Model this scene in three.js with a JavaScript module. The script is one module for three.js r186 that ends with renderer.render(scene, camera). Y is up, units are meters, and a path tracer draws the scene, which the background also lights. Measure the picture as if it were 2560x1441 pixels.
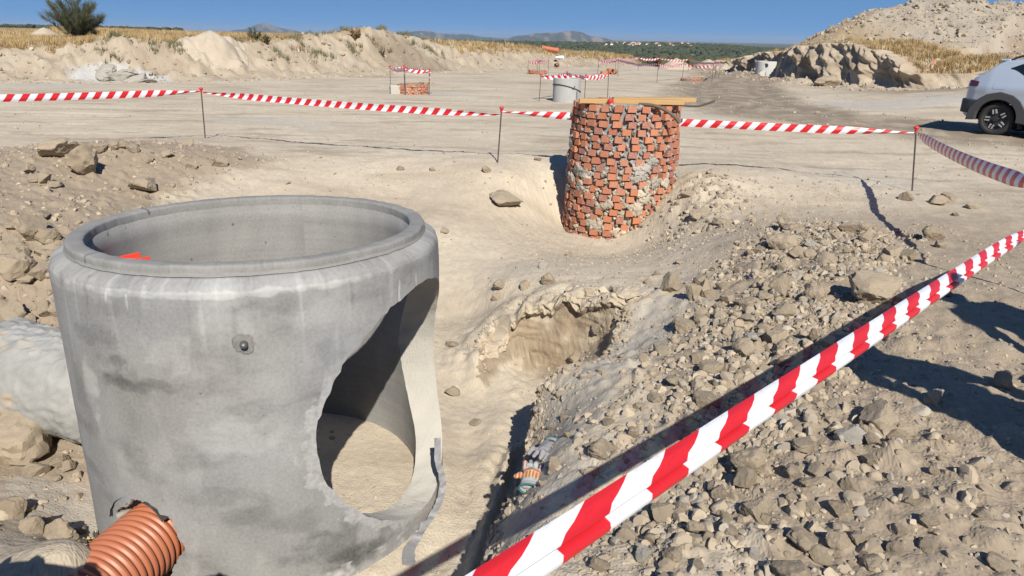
import * as THREE from 'three';
import { mergeGeometries, mergeVertices, toCreasedNormals } from 'three/addons/utils/BufferGeometryUtils.js';
import { MarchingCubes } from 'three/addons/objects/MarchingCubes.js';
import { RoundedBoxGeometry } from 'three/addons/geometries/RoundedBoxGeometry.js';
import { Brush, Evaluator, SUBTRACTION } from 'three-bvh-csg';

// ------------------------------------------------------------------ camera, sky, sun, exposure
const scene = new THREE.Scene();
const camera = new THREE.PerspectiveCamera(44.75, 16 / 9, 0.05, 40000);
camera.rotation.order = 'YXZ';
camera.position.set(0, 1.9, 0);
camera.rotation.set(-19.75 * Math.PI / 180, 0, 1.1 * Math.PI / 180);
scene.add(camera);
const renderer = new THREE.WebGLRenderer({ antialias: true });
renderer.toneMapping = THREE.LinearToneMapping;
renderer.toneMappingExposure = 1.34;
renderer.shadowMap.enabled = true;
{ // clear blue sky: deep blue overhead, paler towards the horizon
  const W = 256, H = 256, d = new Float32Array(W * H * 4);
  for (let j = 0; j < H; j++) for (let i = 0; i < W; i++) {
    const el = ((j + 0.5) / H - 0.5) * Math.PI, e = Math.max(0, Math.sin(el));
    const t = Math.pow(e, 0.55), u = Math.exp(-e * 26);
    const k = (j * W + i) * 4;
    const r = 0.109 * (1 - t) + 0.02 * t, g = 0.243 * (1 - t) + 0.062 * t, b = 0.475 * (1 - t) + 0.18 * t;
    d[k] = r + 0.014 * u; d[k + 1] = g + 0.03 * u; d[k + 2] = b + 0.03 * u; d[k + 3] = 1;
    if (el < 0) { d[k] = 0.22; d[k + 1] = 0.2; d[k + 2] = 0.17; }
  }
  const tx = new THREE.DataTexture(d, W, H, THREE.RGBAFormat, THREE.FloatType);
  tx.mapping = THREE.EquirectangularReflectionMapping; tx.magFilter = tx.minFilter = THREE.LinearFilter;
  tx.wrapS = THREE.RepeatWrapping; tx.needsUpdate = true;
  scene.background = tx; scene.environment = tx;
}
const SUN_AZ = -13 * Math.PI / 180, SUN_EL = 41 * Math.PI / 180;   // the way the light travels
const sun = new THREE.DirectionalLight(new THREE.Color(1, 0.94, 0.845), 5);
sun.position.set(-Math.sin(SUN_AZ) * Math.cos(SUN_EL) * 60, Math.sin(SUN_EL) * 60, Math.cos(SUN_AZ) * Math.cos(SUN_EL) * 60 - 15);
sun.target.position.set(0, 0, -15); scene.add(sun, sun.target);
sun.castShadow = true; sun.shadow.mapSize.set(4096, 4096);
Object.assign(sun.shadow.camera, { left: -45, right: 45, top: 45, bottom: -45, near: 1, far: 200 });
scene.fog = new THREE.FogExp2(0x9db4cf, 0.000023);

// ------------------------------------------------------------------ helpers
let seed = 7;
const rnd = () => { seed = (seed + 0x6D2B79F5) | 0; let t = Math.imul(seed ^ (seed >>> 15), 1 | seed); t = (t + Math.imul(t ^ (t >>> 7), 61 | t)) ^ t; return ((t ^ (t >>> 14)) >>> 0) / 4294967296; };
const rr = (a, b) => a + (b - a) * rnd();
const clamp = (x, a = 0, b = 1) => x < a ? a : x > b ? b : x;
const sst = (a, b, x) => { const t = clamp((x - a) / (b - a)); return t * t * (3 - 2 * t); };
const mix = (a, b, t) => a + (b - a) * t;
const PERM = new Uint8Array(512); { const p = [...Array(256).keys()]; for (let i = 255; i > 0; i--) { const j = Math.floor(rnd() * (i + 1)); [p[i], p[j]] = [p[j], p[i]]; } for (let i = 0; i < 512; i++) PERM[i] = p[i & 255]; }
const VAL = new Float32Array(256); for (let i = 0; i < 256; i++) VAL[i] = rnd() * 2 - 1;
const GX = new Float32Array(256), GY = new Float32Array(256); for (let i = 0; i < 256; i++) { const a = rnd() * 6.2832; GX[i] = Math.cos(a); GY[i] = Math.sin(a); }
function n2(x, y) { // gradient noise, about -1..1
  const xi = Math.floor(x), yi = Math.floor(y), fx = x - xi, fy = y - yi, X = xi & 255, Y = yi & 255;
  const u = fx * fx * fx * (fx * (fx * 6 - 15) + 10), v = fy * fy * fy * (fy * (fy * 6 - 15) + 10);
  const a = PERM[PERM[X] + Y], b = PERM[PERM[X + 1] + Y], c = PERM[PERM[X] + Y + 1], e = PERM[PERM[X + 1] + Y + 1];
  const p = GX[a] * fx + GY[a] * fy, q = GX[b] * (fx - 1) + GY[b] * fy, r = GX[c] * fx + GY[c] * (fy - 1), s = GX[e] * (fx - 1) + GY[e] * (fy - 1);
  return 1.5 * mix(mix(p, q, u), mix(r, s, u), v);
}
function n3(x, y, z) { // value noise
  const xi = Math.floor(x), yi = Math.floor(y), zi = Math.floor(z); let fx = x - xi, fy = y - yi, fz = z - zi;
  fx = fx * fx * (3 - 2 * fx); fy = fy * fy * (3 - 2 * fy); fz = fz * fz * (3 - 2 * fz);
  const X = xi & 255, Y = yi & 255, Z = zi & 255, h = (i, j, k) => VAL[PERM[PERM[PERM[(X + i) & 255] + ((Y + j) & 255)] + ((Z + k) & 255)]];
  return mix(mix(mix(h(0, 0, 0), h(1, 0, 0), fx), mix(h(0, 1, 0), h(1, 1, 0), fx), fy), mix(mix(h(0, 0, 1), h(1, 0, 1), fx), mix(h(0, 1, 1), h(1, 1, 1), fx), fy), fz);
}
const fbm = (x, y, o = 4) => { let s = 0, a = 0.5; for (let i = 0; i < o; i++) { s += a * n2(x, y); x = x * 2.03 + 17.1; y = y * 2.03 + 9.7; a *= 0.5; } return s; };
const fbm3 = (x, y, z, o = 3) => { let s = 0, a = 0.5; for (let i = 0; i < o; i++) { s += a * n3(x, y, z); x *= 2.03; y *= 2.03; z *= 2.03; a *= 0.5; } return s; };
function worley(x, y) { // distance to nearest jittered cell point
  const xi = Math.floor(x), yi = Math.floor(y); let d = 9, id = 0;
  for (let j = -1; j < 2; j++) for (let i = -1; i < 2; i++) {
    const h = PERM[PERM[(xi + i) & 255] + ((yi + j) & 255)], px = xi + i + 0.5 + 0.42 * GX[h], py = yi + j + 0.5 + 0.42 * GY[h];
    const q = (px - x) ** 2 + (py - y) ** 2; if (q < d) { d = q; id = h; }
  }
  return [Math.sqrt(d), id];
}
function sdPoly(P, x, z) { // signed distance, negative inside
  let d = 1e9, s = 1;
  for (let i = 0, n = P.length, j = n - 1; i < n; j = i++) {
    const ex = P[j][0] - P[i][0], ez = P[j][1] - P[i][1], wx = x - P[i][0], wz = z - P[i][1];
    const t = clamp((wx * ex + wz * ez) / (ex * ex + ez * ez)), bx = wx - ex * t, bz = wz - ez * t;
    d = Math.min(d, bx * bx + bz * bz);
    const c1 = z >= P[i][1], c2 = z < P[j][1], c3 = ex * wz > ez * wx;
    if ((c1 && c2 && c3) || (!c1 && !c2 && !c3)) s = -s;
  }
  return s * Math.sqrt(d);
}
function sdLine(P, x, z) { // [distance, arc length, side] to an open polyline; side > 0 to the right of travel
  let best = 1e9, arc = 0, at = 0, side = 1;
  for (let i = 0; i < P.length - 1; i++) {
    const ex = P[i + 1][0] - P[i][0], ez = P[i + 1][1] - P[i][1], L = Math.hypot(ex, ez), wx = x - P[i][0], wz = z - P[i][1];
    const t = clamp((wx * ex + wz * ez) / (L * L)), bx = wx - ex * t, bz = wz - ez * t, d = bx * bx + bz * bz;
    if (d < best) { best = d; at = arc + t * L; side = ex * wz - ez * wx > 0 ? 1 : -1; }
    arc += L;
  }
  return [Math.sqrt(best), at, side];
}
const lerpTab = (T, x) => { if (x <= T[0][0]) return T[0][1]; for (let i = 1; i < T.length; i++) if (x <= T[i][0]) return mix(T[i - 1][1], T[i][1], sst(T[i - 1][0], T[i][0], x)); return T[T.length - 1][1]; };
const V = (x, y, z) => new THREE.Vector3(x, y, z);
const used = new Map();
function numbered(n) { const k = used.get(n) || 0; used.set(n, k + 1); return k ? `${n}_${String(k).padStart(3, '0')}` : n; }
function shadowed(m) { m.castShadow = m.receiveShadow = true; return m; }
function mesh(name, geo, mat, parent) { const m = shadowed(new THREE.Mesh(geo, mat)); m.name = name; parent.add(m); return m; }
function tag(o, label, category, group) { o.userData.label = label; o.userData.category = category; if (group) o.userData.group = group; return o; }
function thing(name, label, category, group, pos = [0, 0, 0], turn = 0) { const o = new THREE.Group(); o.name = numbered(name); o.position.set(...pos); o.rotation.y = turn; scene.add(o); return tag(o, label, category, group); }
function solid(name, geo, mat, label, category, group) { return tag(mesh(numbered(name), geo, mat, scene), label, category, group); }
function stuff(o, name, label, category, parent = scene) { o.name = parent === scene ? numbered(name) : name; o.userData.kind = 'stuff'; if (parent === scene) tag(o, label, category); parent.add(o); return shadowed(o); }
const lin = (r, g, b) => new THREE.Color().setRGB(r, g, b);
const std = (c, rough = 0.9, o = {}) => new THREE.MeshStandardMaterial({ color: c, roughness: rough, ...o });
function dataTex(w, h, fn, srgb = true, rx = 1, ry = 1) {
  const d = new Uint8Array(w * h * 4);
  for (let j = 0; j < h; j++) for (let i = 0; i < w; i++) { const c = fn(i / w, j / h, i, j), k = (j * w + i) * 4; d[k] = clamp(c[0]) * 255; d[k + 1] = clamp(c[1]) * 255; d[k + 2] = clamp(c[2]) * 255; d[k + 3] = 255; }
  const t = new THREE.DataTexture(d, w, h); t.wrapS = t.wrapT = THREE.RepeatWrapping; t.magFilter = THREE.LinearFilter; t.minFilter = THREE.LinearMipmapLinearFilter; t.generateMipmaps = true;
  if (srgb) t.colorSpace = THREE.SRGBColorSpace; t.repeat.set(rx, ry); t.needsUpdate = true; return t;
}
// tileable noise made by blending across the seam
function tileNoise(fx, s) { return (u, v) => { const a = (x, y) => fx(x * s, y * s); const wu = u, wv = v; return mix(mix(a(u, v), a(u - 1, v), wu), mix(a(u, v - 1), a(u - 1, v - 1), wu), wv); }; }
const tube = (pts, r, seg = 24, rad = 8, closed = false) => new THREE.TubeGeometry(new THREE.CatmullRomCurve3(pts, closed), seg, r, rad, closed);

// ------------------------------------------------------------------ the lie of the land
const MH = { x: -1.49, z: -3.889, R: 1.05, top: 0.764, bot: -1.0 };   // the concrete manhole
const TW = { x: 1.53, z: -9.95 };                                     // the brick shaft
const CTRL = [ // surveyed spots around the pit: x, z, height
  [0, 0, 0.3], [-1.5, 0.3, 0.3], [-3, 0.4, 0.35], [-5, 0, 0.35], [1.5, 0.5, 0.32], [3, 0.5, 0.32], [2.6, -1, 0.32], [1.2, -0.6, 0.3], [0.3, -1, 0.25], [0.2, -1.6, 0.1], [0.75, -1.6, 0.2],
  [-0.6, -1.35, 0.3], [-1.1, -1.45, 0.52], [-1.8, -1.48, 0.57], [-2.6, -1.5, 0.57], [-3.4, -1.6, 0.55], [-1.5, -0.8, 0.42], [-5, -2, 0.3], [-0.7, -2.0, -0.8], [-1.5, -2.0, -0.75], [-2.4, -2.05, -0.5], [-3.4, -2.5, -0.45], [-4.6, -3.5, -0.2],
  [-2.504, -2.8, -0.52], [-1.96, -2.54, -0.31], [-2.15, -2.72, -0.4], [-2.05, -2.2, -0.4], [-2.9, -2.7, -0.45], [-1.62, -2.5, -0.8], [-2.35, -3.15, -0.74], [-2.843, -3.55, -0.8], [-3.391, -4.226, -0.78], [-4.403, -5.873, -0.45], [-4.464, -6.3, -0.2], [-5.1, -6.9, 0.05], [-6.6, -6.5, 0.25], [-5.984, -9.4, 0.28], [-6.634, -9.0, 0.28], [-5.113, -9.9, 0.28], [-4.419, -11.2, 0.12], [-4.994, -8.8, 0.02], [-4.3, -9.6, 0.02],
  [-3.274, -9.2, -0.18], [-3.291, -10, -0.02], [-2.323, -10.5, 0], [-1.615, -9.6, -0.2], [-0.493, -10.2, 0], [0.386, -10.7, 0], [-2.6, -7.2, -0.45], [-1.5, -6.6, -0.62], [-3.4, -7, -0.3], [-1.5, -5.3, -0.8], [-3.3, -5.4, -0.62],
  [-0.676, -8.643, -0.35], [-0.567, -7.195, -0.6], [-0.528, -5.714, -0.85], [-0.35, -6.6, -0.7], [-0.45, -4.548, -0.92], [-0.45, -3.7, -0.92], [-0.5, -3.1, -0.92], [-0.55, -2.5, -0.9], [-1.49, -3.889, -0.88], [-1.0, -4.6, -0.88], [-0.9, -3.4, -0.88], [-2.1, -3.9, -0.88], [-1.5, -3.0, -0.86], [-1.5, -2.5, -0.84],
  [0.618, -8.9, -0.62], [1.45, -9.0, -0.66], [1.753, -8.775, -0.58], [2.209, -9.1, -0.1], [2.45, -9.6, 0.05], [2.3, -10.5, 0.02], [0.72, -9.95, -0.68], [0.9, -9.4, -0.67], [0.42, -10.0, -0.42], [0.15, -10.2, -0.08], [-0.15, -5.0, -0.92], [-0.2, -4.4, -0.94], [-0.22, -3.8, -0.94], [-0.3, -3.2, -0.94], [-0.38, -2.6, -0.92], [0.05, -5.5, -0.8], [0.688, -10.7, 0], [1.4, -10.9, -0.1], [0.4, -8.0, -0.55], [0.775, -7.688, -0.5], [1.312, -6.834, -0.33], [1.561, -6.163, -0.2],
  [-0.1, -6.7, -0.45], [0.079, -6.78, -0.4], [0.531, -6.276, -0.3], [1.05, -5.6, -0.2], [1.1, -5.0, -0.17],
  [0.309, -3.828, -0.2], [0.857, -4.211, -0.1], [0.165, -3.173, -0.2], [0.0, -2.68, -0.2], [-0.1, -2.2, -0.12], [0.25, -4.157, -0.22], [0.6, -4.3, -0.2],
  [1.21, -5.354, -0.1], [2.072, -6.739, -0.05], [2.731, -7.551, 0], [1.988, -5.321, 0.1], [1.878, -4.229, 0.2], [1.255, -3.811, 0.1], [0.817, -2.911, 0.1], [0.388, -2.437, 0], [1.037, -2.454, 0.2], [1.767, -2.977, 0.3], [1.621, -2.09, 0.3], [0.742, -1.978, 0.2], [2.651, -3.456, 0.3], [2.731, -4.931, 0.25], [4.673, -6.509, 0.12], [4.891, -8.288, 0.05], [3.491, -8.384, 0],
  [4, -3, 0.3], [6, -4, 0.2], [8, -8, 0], [5, -11, 0], [0, -12.5, 0], [-4, -13, 0], [-8, -12, 0.02], [-9, -9, 0.1], [-9, -5, 0.3], [-8, 0, 0.35], [8, 0, 0.2], [0, 4, 0.3], [6, 5, 0.2], [-6, 5, 0.3], [3, -13, 0], [10, -14, 0], [-10, -15, 0], [0, -16, 0],
];
const TPS = (() => { // thin-plate spline through the spots
  const n = CTRL.length, N = n + 3, A = [];
  const U = r2 => r2 < 1e-9 ? 0 : r2 * Math.log(r2);
  for (let i = 0; i < N; i++) A.push(new Float64Array(N + 1));
  for (let i = 0; i < n; i++) {
    for (let j = 0; j < n; j++) A[i][j] = U((CTRL[i][0] - CTRL[j][0]) ** 2 + (CTRL[i][1] - CTRL[j][1]) ** 2) + (i === j ? 0.01 : 0);
    A[i][n] = A[n][i] = 1; A[i][n + 1] = A[n + 1][i] = CTRL[i][0]; A[i][n + 2] = A[n + 2][i] = CTRL[i][1]; A[i][N] = CTRL[i][2];
  }
  for (let c = 0; c < N; c++) {
    let p = c; for (let r = c + 1; r < N; r++) if (Math.abs(A[r][c]) > Math.abs(A[p][c])) p = r;
    [A[c], A[p]] = [A[p], A[c]];
    for (let r = c + 1; r < N; r++) { const f = A[r][c] / A[c][c]; if (f) for (let k = c; k <= N; k++) A[r][k] -= f * A[c][k]; }
  }
  const w = new Float64Array(N);
  for (let r = N - 1; r >= 0; r--) { let s = A[r][N]; for (let k = r + 1; k < N; k++) s -= A[r][k] * w[k]; w[r] = s / A[r][r]; }
  const exact = (x, z) => { let s = w[n] + w[n + 1] * x + w[n + 2] * z; for (let i = 0; i < n; i++) { const q = (x - CTRL[i][0]) ** 2 + (z - CTRL[i][1]) ** 2; if (q > 1e-9) s += w[i] * q * Math.log(q); } return s; };
  const S = 0.12, K = Math.ceil(28.4 / S) + 4, T = new Float64Array(K * K), x0 = -14.2 - S, z0 = -19.2 - S; // tabulated, then read back with a smooth cubic
  for (let j = 0; j < K; j++) for (let i = 0; i < K; i++) T[j * K + i] = exact(x0 + i * S, z0 + j * S);
  const cub = (a, b, c, d, t) => b + 0.5 * t * (c - a + t * (2 * a - 5 * b + 4 * c - d + t * (3 * (b - c) + d - a)));
  return (x, z) => { const fx = (x - x0) / S, fz = (z - z0) / S, i = Math.floor(fx), j = Math.floor(fz); if (i < 1 || j < 1 || i > K - 3 || j > K - 3) return exact(x, z); const u = fx - i, v = fz - j, r = k => { const o = (j + k) * K + i; return cub(T[o - 1], T[o], T[o + 1], T[o + 2], u); }; return cub(r(-1), r(0), r(1), r(2), v); };
})();
// the dug trench beside the manhole and the slot that runs from it into the bank (plan outlines)
const TRENCH = [[-0.62, -1.75], [-0.26, -1.75], [-0.22, -2.2], [-0.13, -2.5], [-0.12, -2.8], [-0.06, -3.05], [0.02, -3.3], [0.1, -3.65], [0.13, -3.95], [0.19, -4.15], [0.4, -4.3], [0.58, -4.62], [0.78, -5.0], [0.88, -5.3], [0.84, -5.55], [0.56, -5.78], [0.26, -5.92], [-0.08, -5.95], [-0.2, -5.7], [-0.18, -5.2], [-0.3, -4.4], [-0.5, -3.2]];
const TRENCHLEFT = [[-0.08, -6.0], [-0.2, -5.7], [-0.18, -5.2], [-0.3, -4.4], [-0.5, -3.2], [-0.62, -1.75]];
const SLOTFACE = [[-0.2, -5.7], [-0.08, -5.95], [0.26, -5.92], [0.56, -5.78], [0.84, -5.55]];
const RUBBLE = [[0.58, -2.4], [0.74, -3.1], [1.08, -4.0], [1.45, -5.1], [2.3, -6.4], [3.2, -7.3], [3.7, -6.6], [2.9, -5.2], [2.2, -4.2], [1.5, -3.1], [0.85, -2.3], [0.5, -1.9]];
const BANKL = [[-60, -16], [-34, -21], [-24, -24.5], [-18.9, -26.6], [-12.5, -28.7], [-6, -37.5], [2.9, -49], [10, -58], [20, -78], [34, -110]];
const BANKH = [[0, 0.8], [39, 0.92], [46, 1.3], [57, 1.45], [62, 1.45], [72, 1.25], [84, 0.6], [100, 0.1], [140, -1]];
const CLIFF = [[13.4, -60], [13.8, -45], [14.0, -38.8], [14.6, -35], [15.2, -32.4], [15.9, -30.6], [17.2, -29.2], [20, -28.2], [30, -27]];
const CLIFFH = [[0, 0.1], [12, 0.55], [18, 1.2], [22, 1.6], [25.5, 1.8], [28, 1.4], [30.5, 1.25], [34, 1.3], [44, 1.5]];
const TRACK = [[17.5, -62], [16.6, -53.9], [12.6, -42], [8.9, -30.5], [7.4, -24], [7.9, -19.6], [9.6, -17.2], [11.6, -15.4], [16, -12]];
const TRACK2 = [[8.6, -24.5], [11.5, -23.6], [15, -23.8], [20, -26], [30, -31]];
const RUTS = [[[-16, -13.6], [-6, -14.6], [2, -14.2], [9, -12.6], [16, -9]], [[-20, -18], [-8, -17.6], [1, -18.6], [6, -21], [7.6, -25]], [[3, -10.6], [6.5, -11.6], [11, -10.8]], [[-9, -21.5], [-2, -21], [4, -19.4], [9, -17]], [[4.2, -12.6], [8, -13.4], [13, -12.4]]];
function height(x, z, fine = true) {
  const r = Math.hypot(x, z + 5); let h = 0;
  // ---- far: excavated plain, banks, ramp, spoil heap, valley
  if (r > 9) {
    let f = 0.05 * fbm(x * 0.12, z * 0.12, 3);
    if (z < -12) {
      const [d, s, side] = sdLine(BANKL, x, z);
      if (side < 0 || d < 3) {
        const dd = (side < 0 ? d : -d) + 0.5 * fbm(x * 0.35, z * 0.35, 3) + 0.22 * n2(x * 1.7, z * 1.1);
        const H0 = lerpTab(BANKH, s), rise = clamp(dd / 3.0), gul = (0.3 * Math.abs(n2(s * 0.7, 3.3 + dd * 0.25)) + 0.24 * Math.abs(n2(s * 1.9 + dd * 0.3, 8.1)) + 0.14 * Math.abs(n2(s * 4.6 + dd * 0.4, dd * 0.5)) + 0.07 * n2(s * 10, dd * 2)) * sst(0, 0.3, rise) * (1 - sst(0.8, 1.05, rise));
        f += (H0 - gul) * (0.35 * rise + 0.65 * sst(0, 1, rise)) + clamp((dd - 3) / 130) * 0.62;
        f += (0.16 * fbm(x * 0.9, z * 0.9, 3) + 0.3 * fbm(x * 2.1 + 8, z * 2.1, 4) - 0.16 * Math.abs(fbm(x * 1.5 + 3, z * 1.5, 4)) + 0.04 * n2(x * 5, z * 4)) * sst(0, 0.8, dd) * (1 - sst(4, 9, dd));
        const lump = (cx, cz, R, H) => H * Math.exp(-((x - cx) ** 2 + (z - cz) ** 2) / (R * R)) * (1 + 0.3 * fbm(x * 2.2, z * 2.2, 3));
        f += lump(-8.3, -40.5, 2.4, 0.75) + lump(-16.3, -30.6, 1.2, 0.4) + lump(-10.6, -37.5, 1.7, 0.25) + lump(-5.6, -42.5, 1.8, 0.25);
      }
      if (x > 8) {
        const [dc, sc, sd] = sdLine(CLIFF, x, z), inside = sd < 0 ? dc : -dc;
        if (inside > -3) {
          const sk = sc + 0.5 * inside, fur = 0.25 + 0.2 * fbm(x * 0.8, z * 0.8, 3);
          const nose = sst(26, 31, sc), w = mix(0.42, 3.6, nose), dd = inside - fur * (1 - nose);
          const up = clamp(dd / w);
          f += lerpTab(CLIFFH, sc) * mix(up, sst(0, 1, up), 0.25 + 0.35 * nose) + clamp((dd - w) / 14) * 0.5;
          f += 0.25 * Math.exp(-(((dd + 0.9) / 0.9) ** 2)) * (1 - nose) * (0.5 + 0.6 * n2(sc * 0.5, 9));
        }
        f += clamp((x - 11.5) * 0.11, 0, 1.4) * sst(-19.5, -24.5, z) * (1 - sst(-26, -32, z)) * (0.8 + 0.3 * fbm(x * 0.3, z * 0.3, 2));
        const q = ((x - 28.5) / 8.2) ** 2 + ((z + 46.5) / 6.4) ** 2, q2 = ((x - 21.5) / 4.6) ** 2 + ((z + 44.5) / 4.2) ** 2;
        if (q < 3) f += 2.75 * Math.pow(clamp(1 - q / 2.2), 0.9) * (1 + 0.22 * fbm(x * 0.55, z * 0.55, 4));
        if (q2 < 2) f += 0.75 * clamp(1 - q2 / 1.6) * (1 + 0.3 * fbm(x * 0.8, z * 0.8, 3));
        if (inside > -1.6 && inside < 2.5) f += (0.5 * fbm(x * 0.8 + 5, z * 0.8, 5) + 0.1 * n2(x * 3, z * 3)) * sst(-1.6, -0.2, inside) * sst(2.5, 1, inside);
        if (inside > 0.5) f += 0.1 * fbm(x * 1.8, z * 1.8, 4) * sst(0.5, 2, inside);
      }
      const [dt, , ts] = sdLine(TRACK, x, z);
      if (dt < 4) { // wheel ruts with pushed-up edges
        const wob = dt * ts + 0.35 * fbm(x * 0.3, z * 0.3, 2);
        for (const o of [-1.35, -0.75, 0.8, 1.4]) f -= 0.045 * Math.exp(-(((wob - o) / 0.2) ** 2));
        f += 0.07 * Math.exp(-(((wob - 2.1) / 0.3) ** 2)) * (0.6 + 0.8 * n2(x * 1.3, z * 1.3)) + 0.05 * Math.exp(-(((wob + 2.2) / 0.35) ** 2)) * (0.6 + n2(x * 1.1, z * 1.7)) + 0.035 * Math.exp(-(((wob) / 0.3) ** 2)) * (0.5 + n2(x * 2, z * 2));
      }
    }
    if (z > -30 && z < -10) for (let i = 0; i < RUTS.length; i++) { const [d, s] = sdLine(RUTS[i], x, z); if (d < 1.6) for (const o of [0.72]) { const e = (d - o + 0.12 * fbm(x * 0.4 + i, z * 0.4, 2)) / 0.13; f += -0.022 * Math.exp(-e * e) * (0.75 + 0.5 * Math.sin(s * 26 + (i % 2 ? 1 : -1) * d * 14)) + 0.012 * Math.exp(-((Math.abs(e) - 1.7) ** 2) * 2); } }
    const far = Math.hypot(x, z), azr = Math.atan2(x, -z);
    if (far > 50) { // the land falls to a valley ahead and to the right, the field to the left runs on
      const v = sst(-0.24, -0.08, azr - 0.0012 * Math.max(0, 200 - far) * 0.3);
      const e0 = mix(80, 54, sst(0.1, 0.19, azr)), edge = sst(e0, e0 + 26, far) * v * (1 - sst(0.42, 0.6, azr) * (1 - sst(90, 160, far)));
      f = mix(f, -1.5 - 7 * sst(60, 230, far) - 52 * sst(200, 900, far), edge);
      f = mix(f, mix(f, 1.5, sst(200, 900, far)) + (far > 900 ? -2 * sst(900, 4000, far) : 0), 1 - v);
    }
    if (fine && far < 90) f += 0.012 * fbm(x * 1.6, z * 3.2, 4);
    h = f;
  }
  const wn = 1 - sst(10.5, 13.5, r);
  if (wn > 0) {
    let n = TPS(x, z);
    const rub = sst(0.25, -0.35, sdPoly(RUBBLE, x, z) + 0.2 * fbm(x * 2, z * 2, 2));
    if (fine) {
      const slope = sst(-0.75, 0.1, n);
      n += 0.028 * fbm(x * 1.3 + 4, z * 1.3, 4) + 0.016 * fbm(x * 5, z * 5, 3) + (0.012 + 0.01 * rub) * fbm(x * 16, z * 16, 4);
      const left = sst(-3.2, -4.6, x) * sst(-11.6, -10, z);
      const nearR = sst(-0.1, 0.8, x) * sst(-7.5, -3.5, z) * (1 - 0.65 * sst(0.2, 1, x - 0.9 + 0.32 * z + 0.3 * n2(x, z)));
      const clod = Math.max(rub, left * 0.8, nearR * 0.55);
      if (clod > 0.02) { const [a, id] = worley(x * 5.5 + 0.3 * n2(x * 3, z * 3), z * 5.5), [b, ib] = worley(x * 12, z * 12); n += clod * (0.1 * Math.max(0, 0.55 - a) * (id % 5 ? 0.45 : 1.5) + 0.055 * Math.max(0, 0.5 - b) * (ib % 3 ? 0.5 : 1.4) + 0.03 * fbm(x * 6.5, z * 6.5, 3)); }
      const mound = Math.exp(-(((x - 2.45) / 0.55) ** 2) - ((z + 8.9) / 0.9) ** 2);
      n += mound * (0.12 + 0.16 * fbm(x * 3.1, z * 3.1, 3)) + 0.02 * slope * Math.max(0, n2(x * 2.6, z * 2.6));
    }
    // the sharp-edged trench and slot
    const jag = fine ? 0.07 * fbm(x * 4, z * 4, 3) + 0.035 * n2(x * 13, z * 13) : 0;
    const d = sdPoly(TRENCH, x, z) + jag;
    if (d < 0.05) {
      const fl = -0.93 + 0.55 * sst(0.35, 1.0, x) * sst(-4.2, -4.7, z) + (fine ? 0.03 * fbm(x * 3, z * 3, 3) : 0);
      const [dl] = sdLine(TRENCHLEFT, x, z), soft = sst(0.3, 0.1, dl + d), k = sst(0.03, mix(-0.07, -0.35, soft), d);
      if (fl < n) n = mix(n, fl, k);
    }
    const [df] = sdLine(SLOTFACE, x, z); // raised crust over the cut face
    if (df < 0.7 && d > -0.02) n += 0.11 * sst(0.0, 0.1, d) * (1 - sst(0.12, 0.55, df)) * (0.5 + 0.9 * Math.abs(n2(x * 2.3, z * 2.3))) + 0.03 * n2(x * 9, z * 9) * (1 - sst(0.2, 0.6, df));
    const rm = Math.hypot(x - MH.x, z - MH.z); if (rm < 1.35) n = mix(n, -0.875 + 0.012 * fbm(x * 4, z * 4, 3), (1 - sst(1.05, 1.35, rm)) * 0.9);
    h = mix(h, n, wn);
  }
  return h;
}

// ------------------------------------------------------------------ ground
const TAN = [0.47, 0.4, 0.305], PALE = [0.56, 0.49, 0.385], BROWN = [0.32, 0.258, 0.188], GREY = [0.44, 0.42, 0.38], DARK = [0.23, 0.185, 0.135], STRAW = [0.38, 0.285, 0.165];
const LEFTSPOIL = [[-12, -13], [-6.5, -10.7], [-4.6, -11.6], [-3.7, -10.7], [-4.4, -9.4], [-4.15, -8.2], [-3.4, -6.3], [-3.1, -4.6], [-2.6, -3.2], [-4, -1.5], [-12, -2]];
const GREYSPOTS = [[0.62, -4.35, 0.3, 0.22], [0.95, -4.75, 0.35, 0.22], [0.42, -3.75, 0.2, 0.3], [0.25, -3.35, 0.16, 0.25], [0.05, -3.0, 0.13, 0.12], [0.3, -2.75, 0.2, 0.12], [-2.75, -3.55, 0.45, 0.28], [-2.5, -3.25, 0.25, 0.14], [1.25, -5.15, 0.35, 0.2], [0.62, -3.95, 0.2, 0.14], [0.1, -2.45, 0.15, 0.1]];
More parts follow.
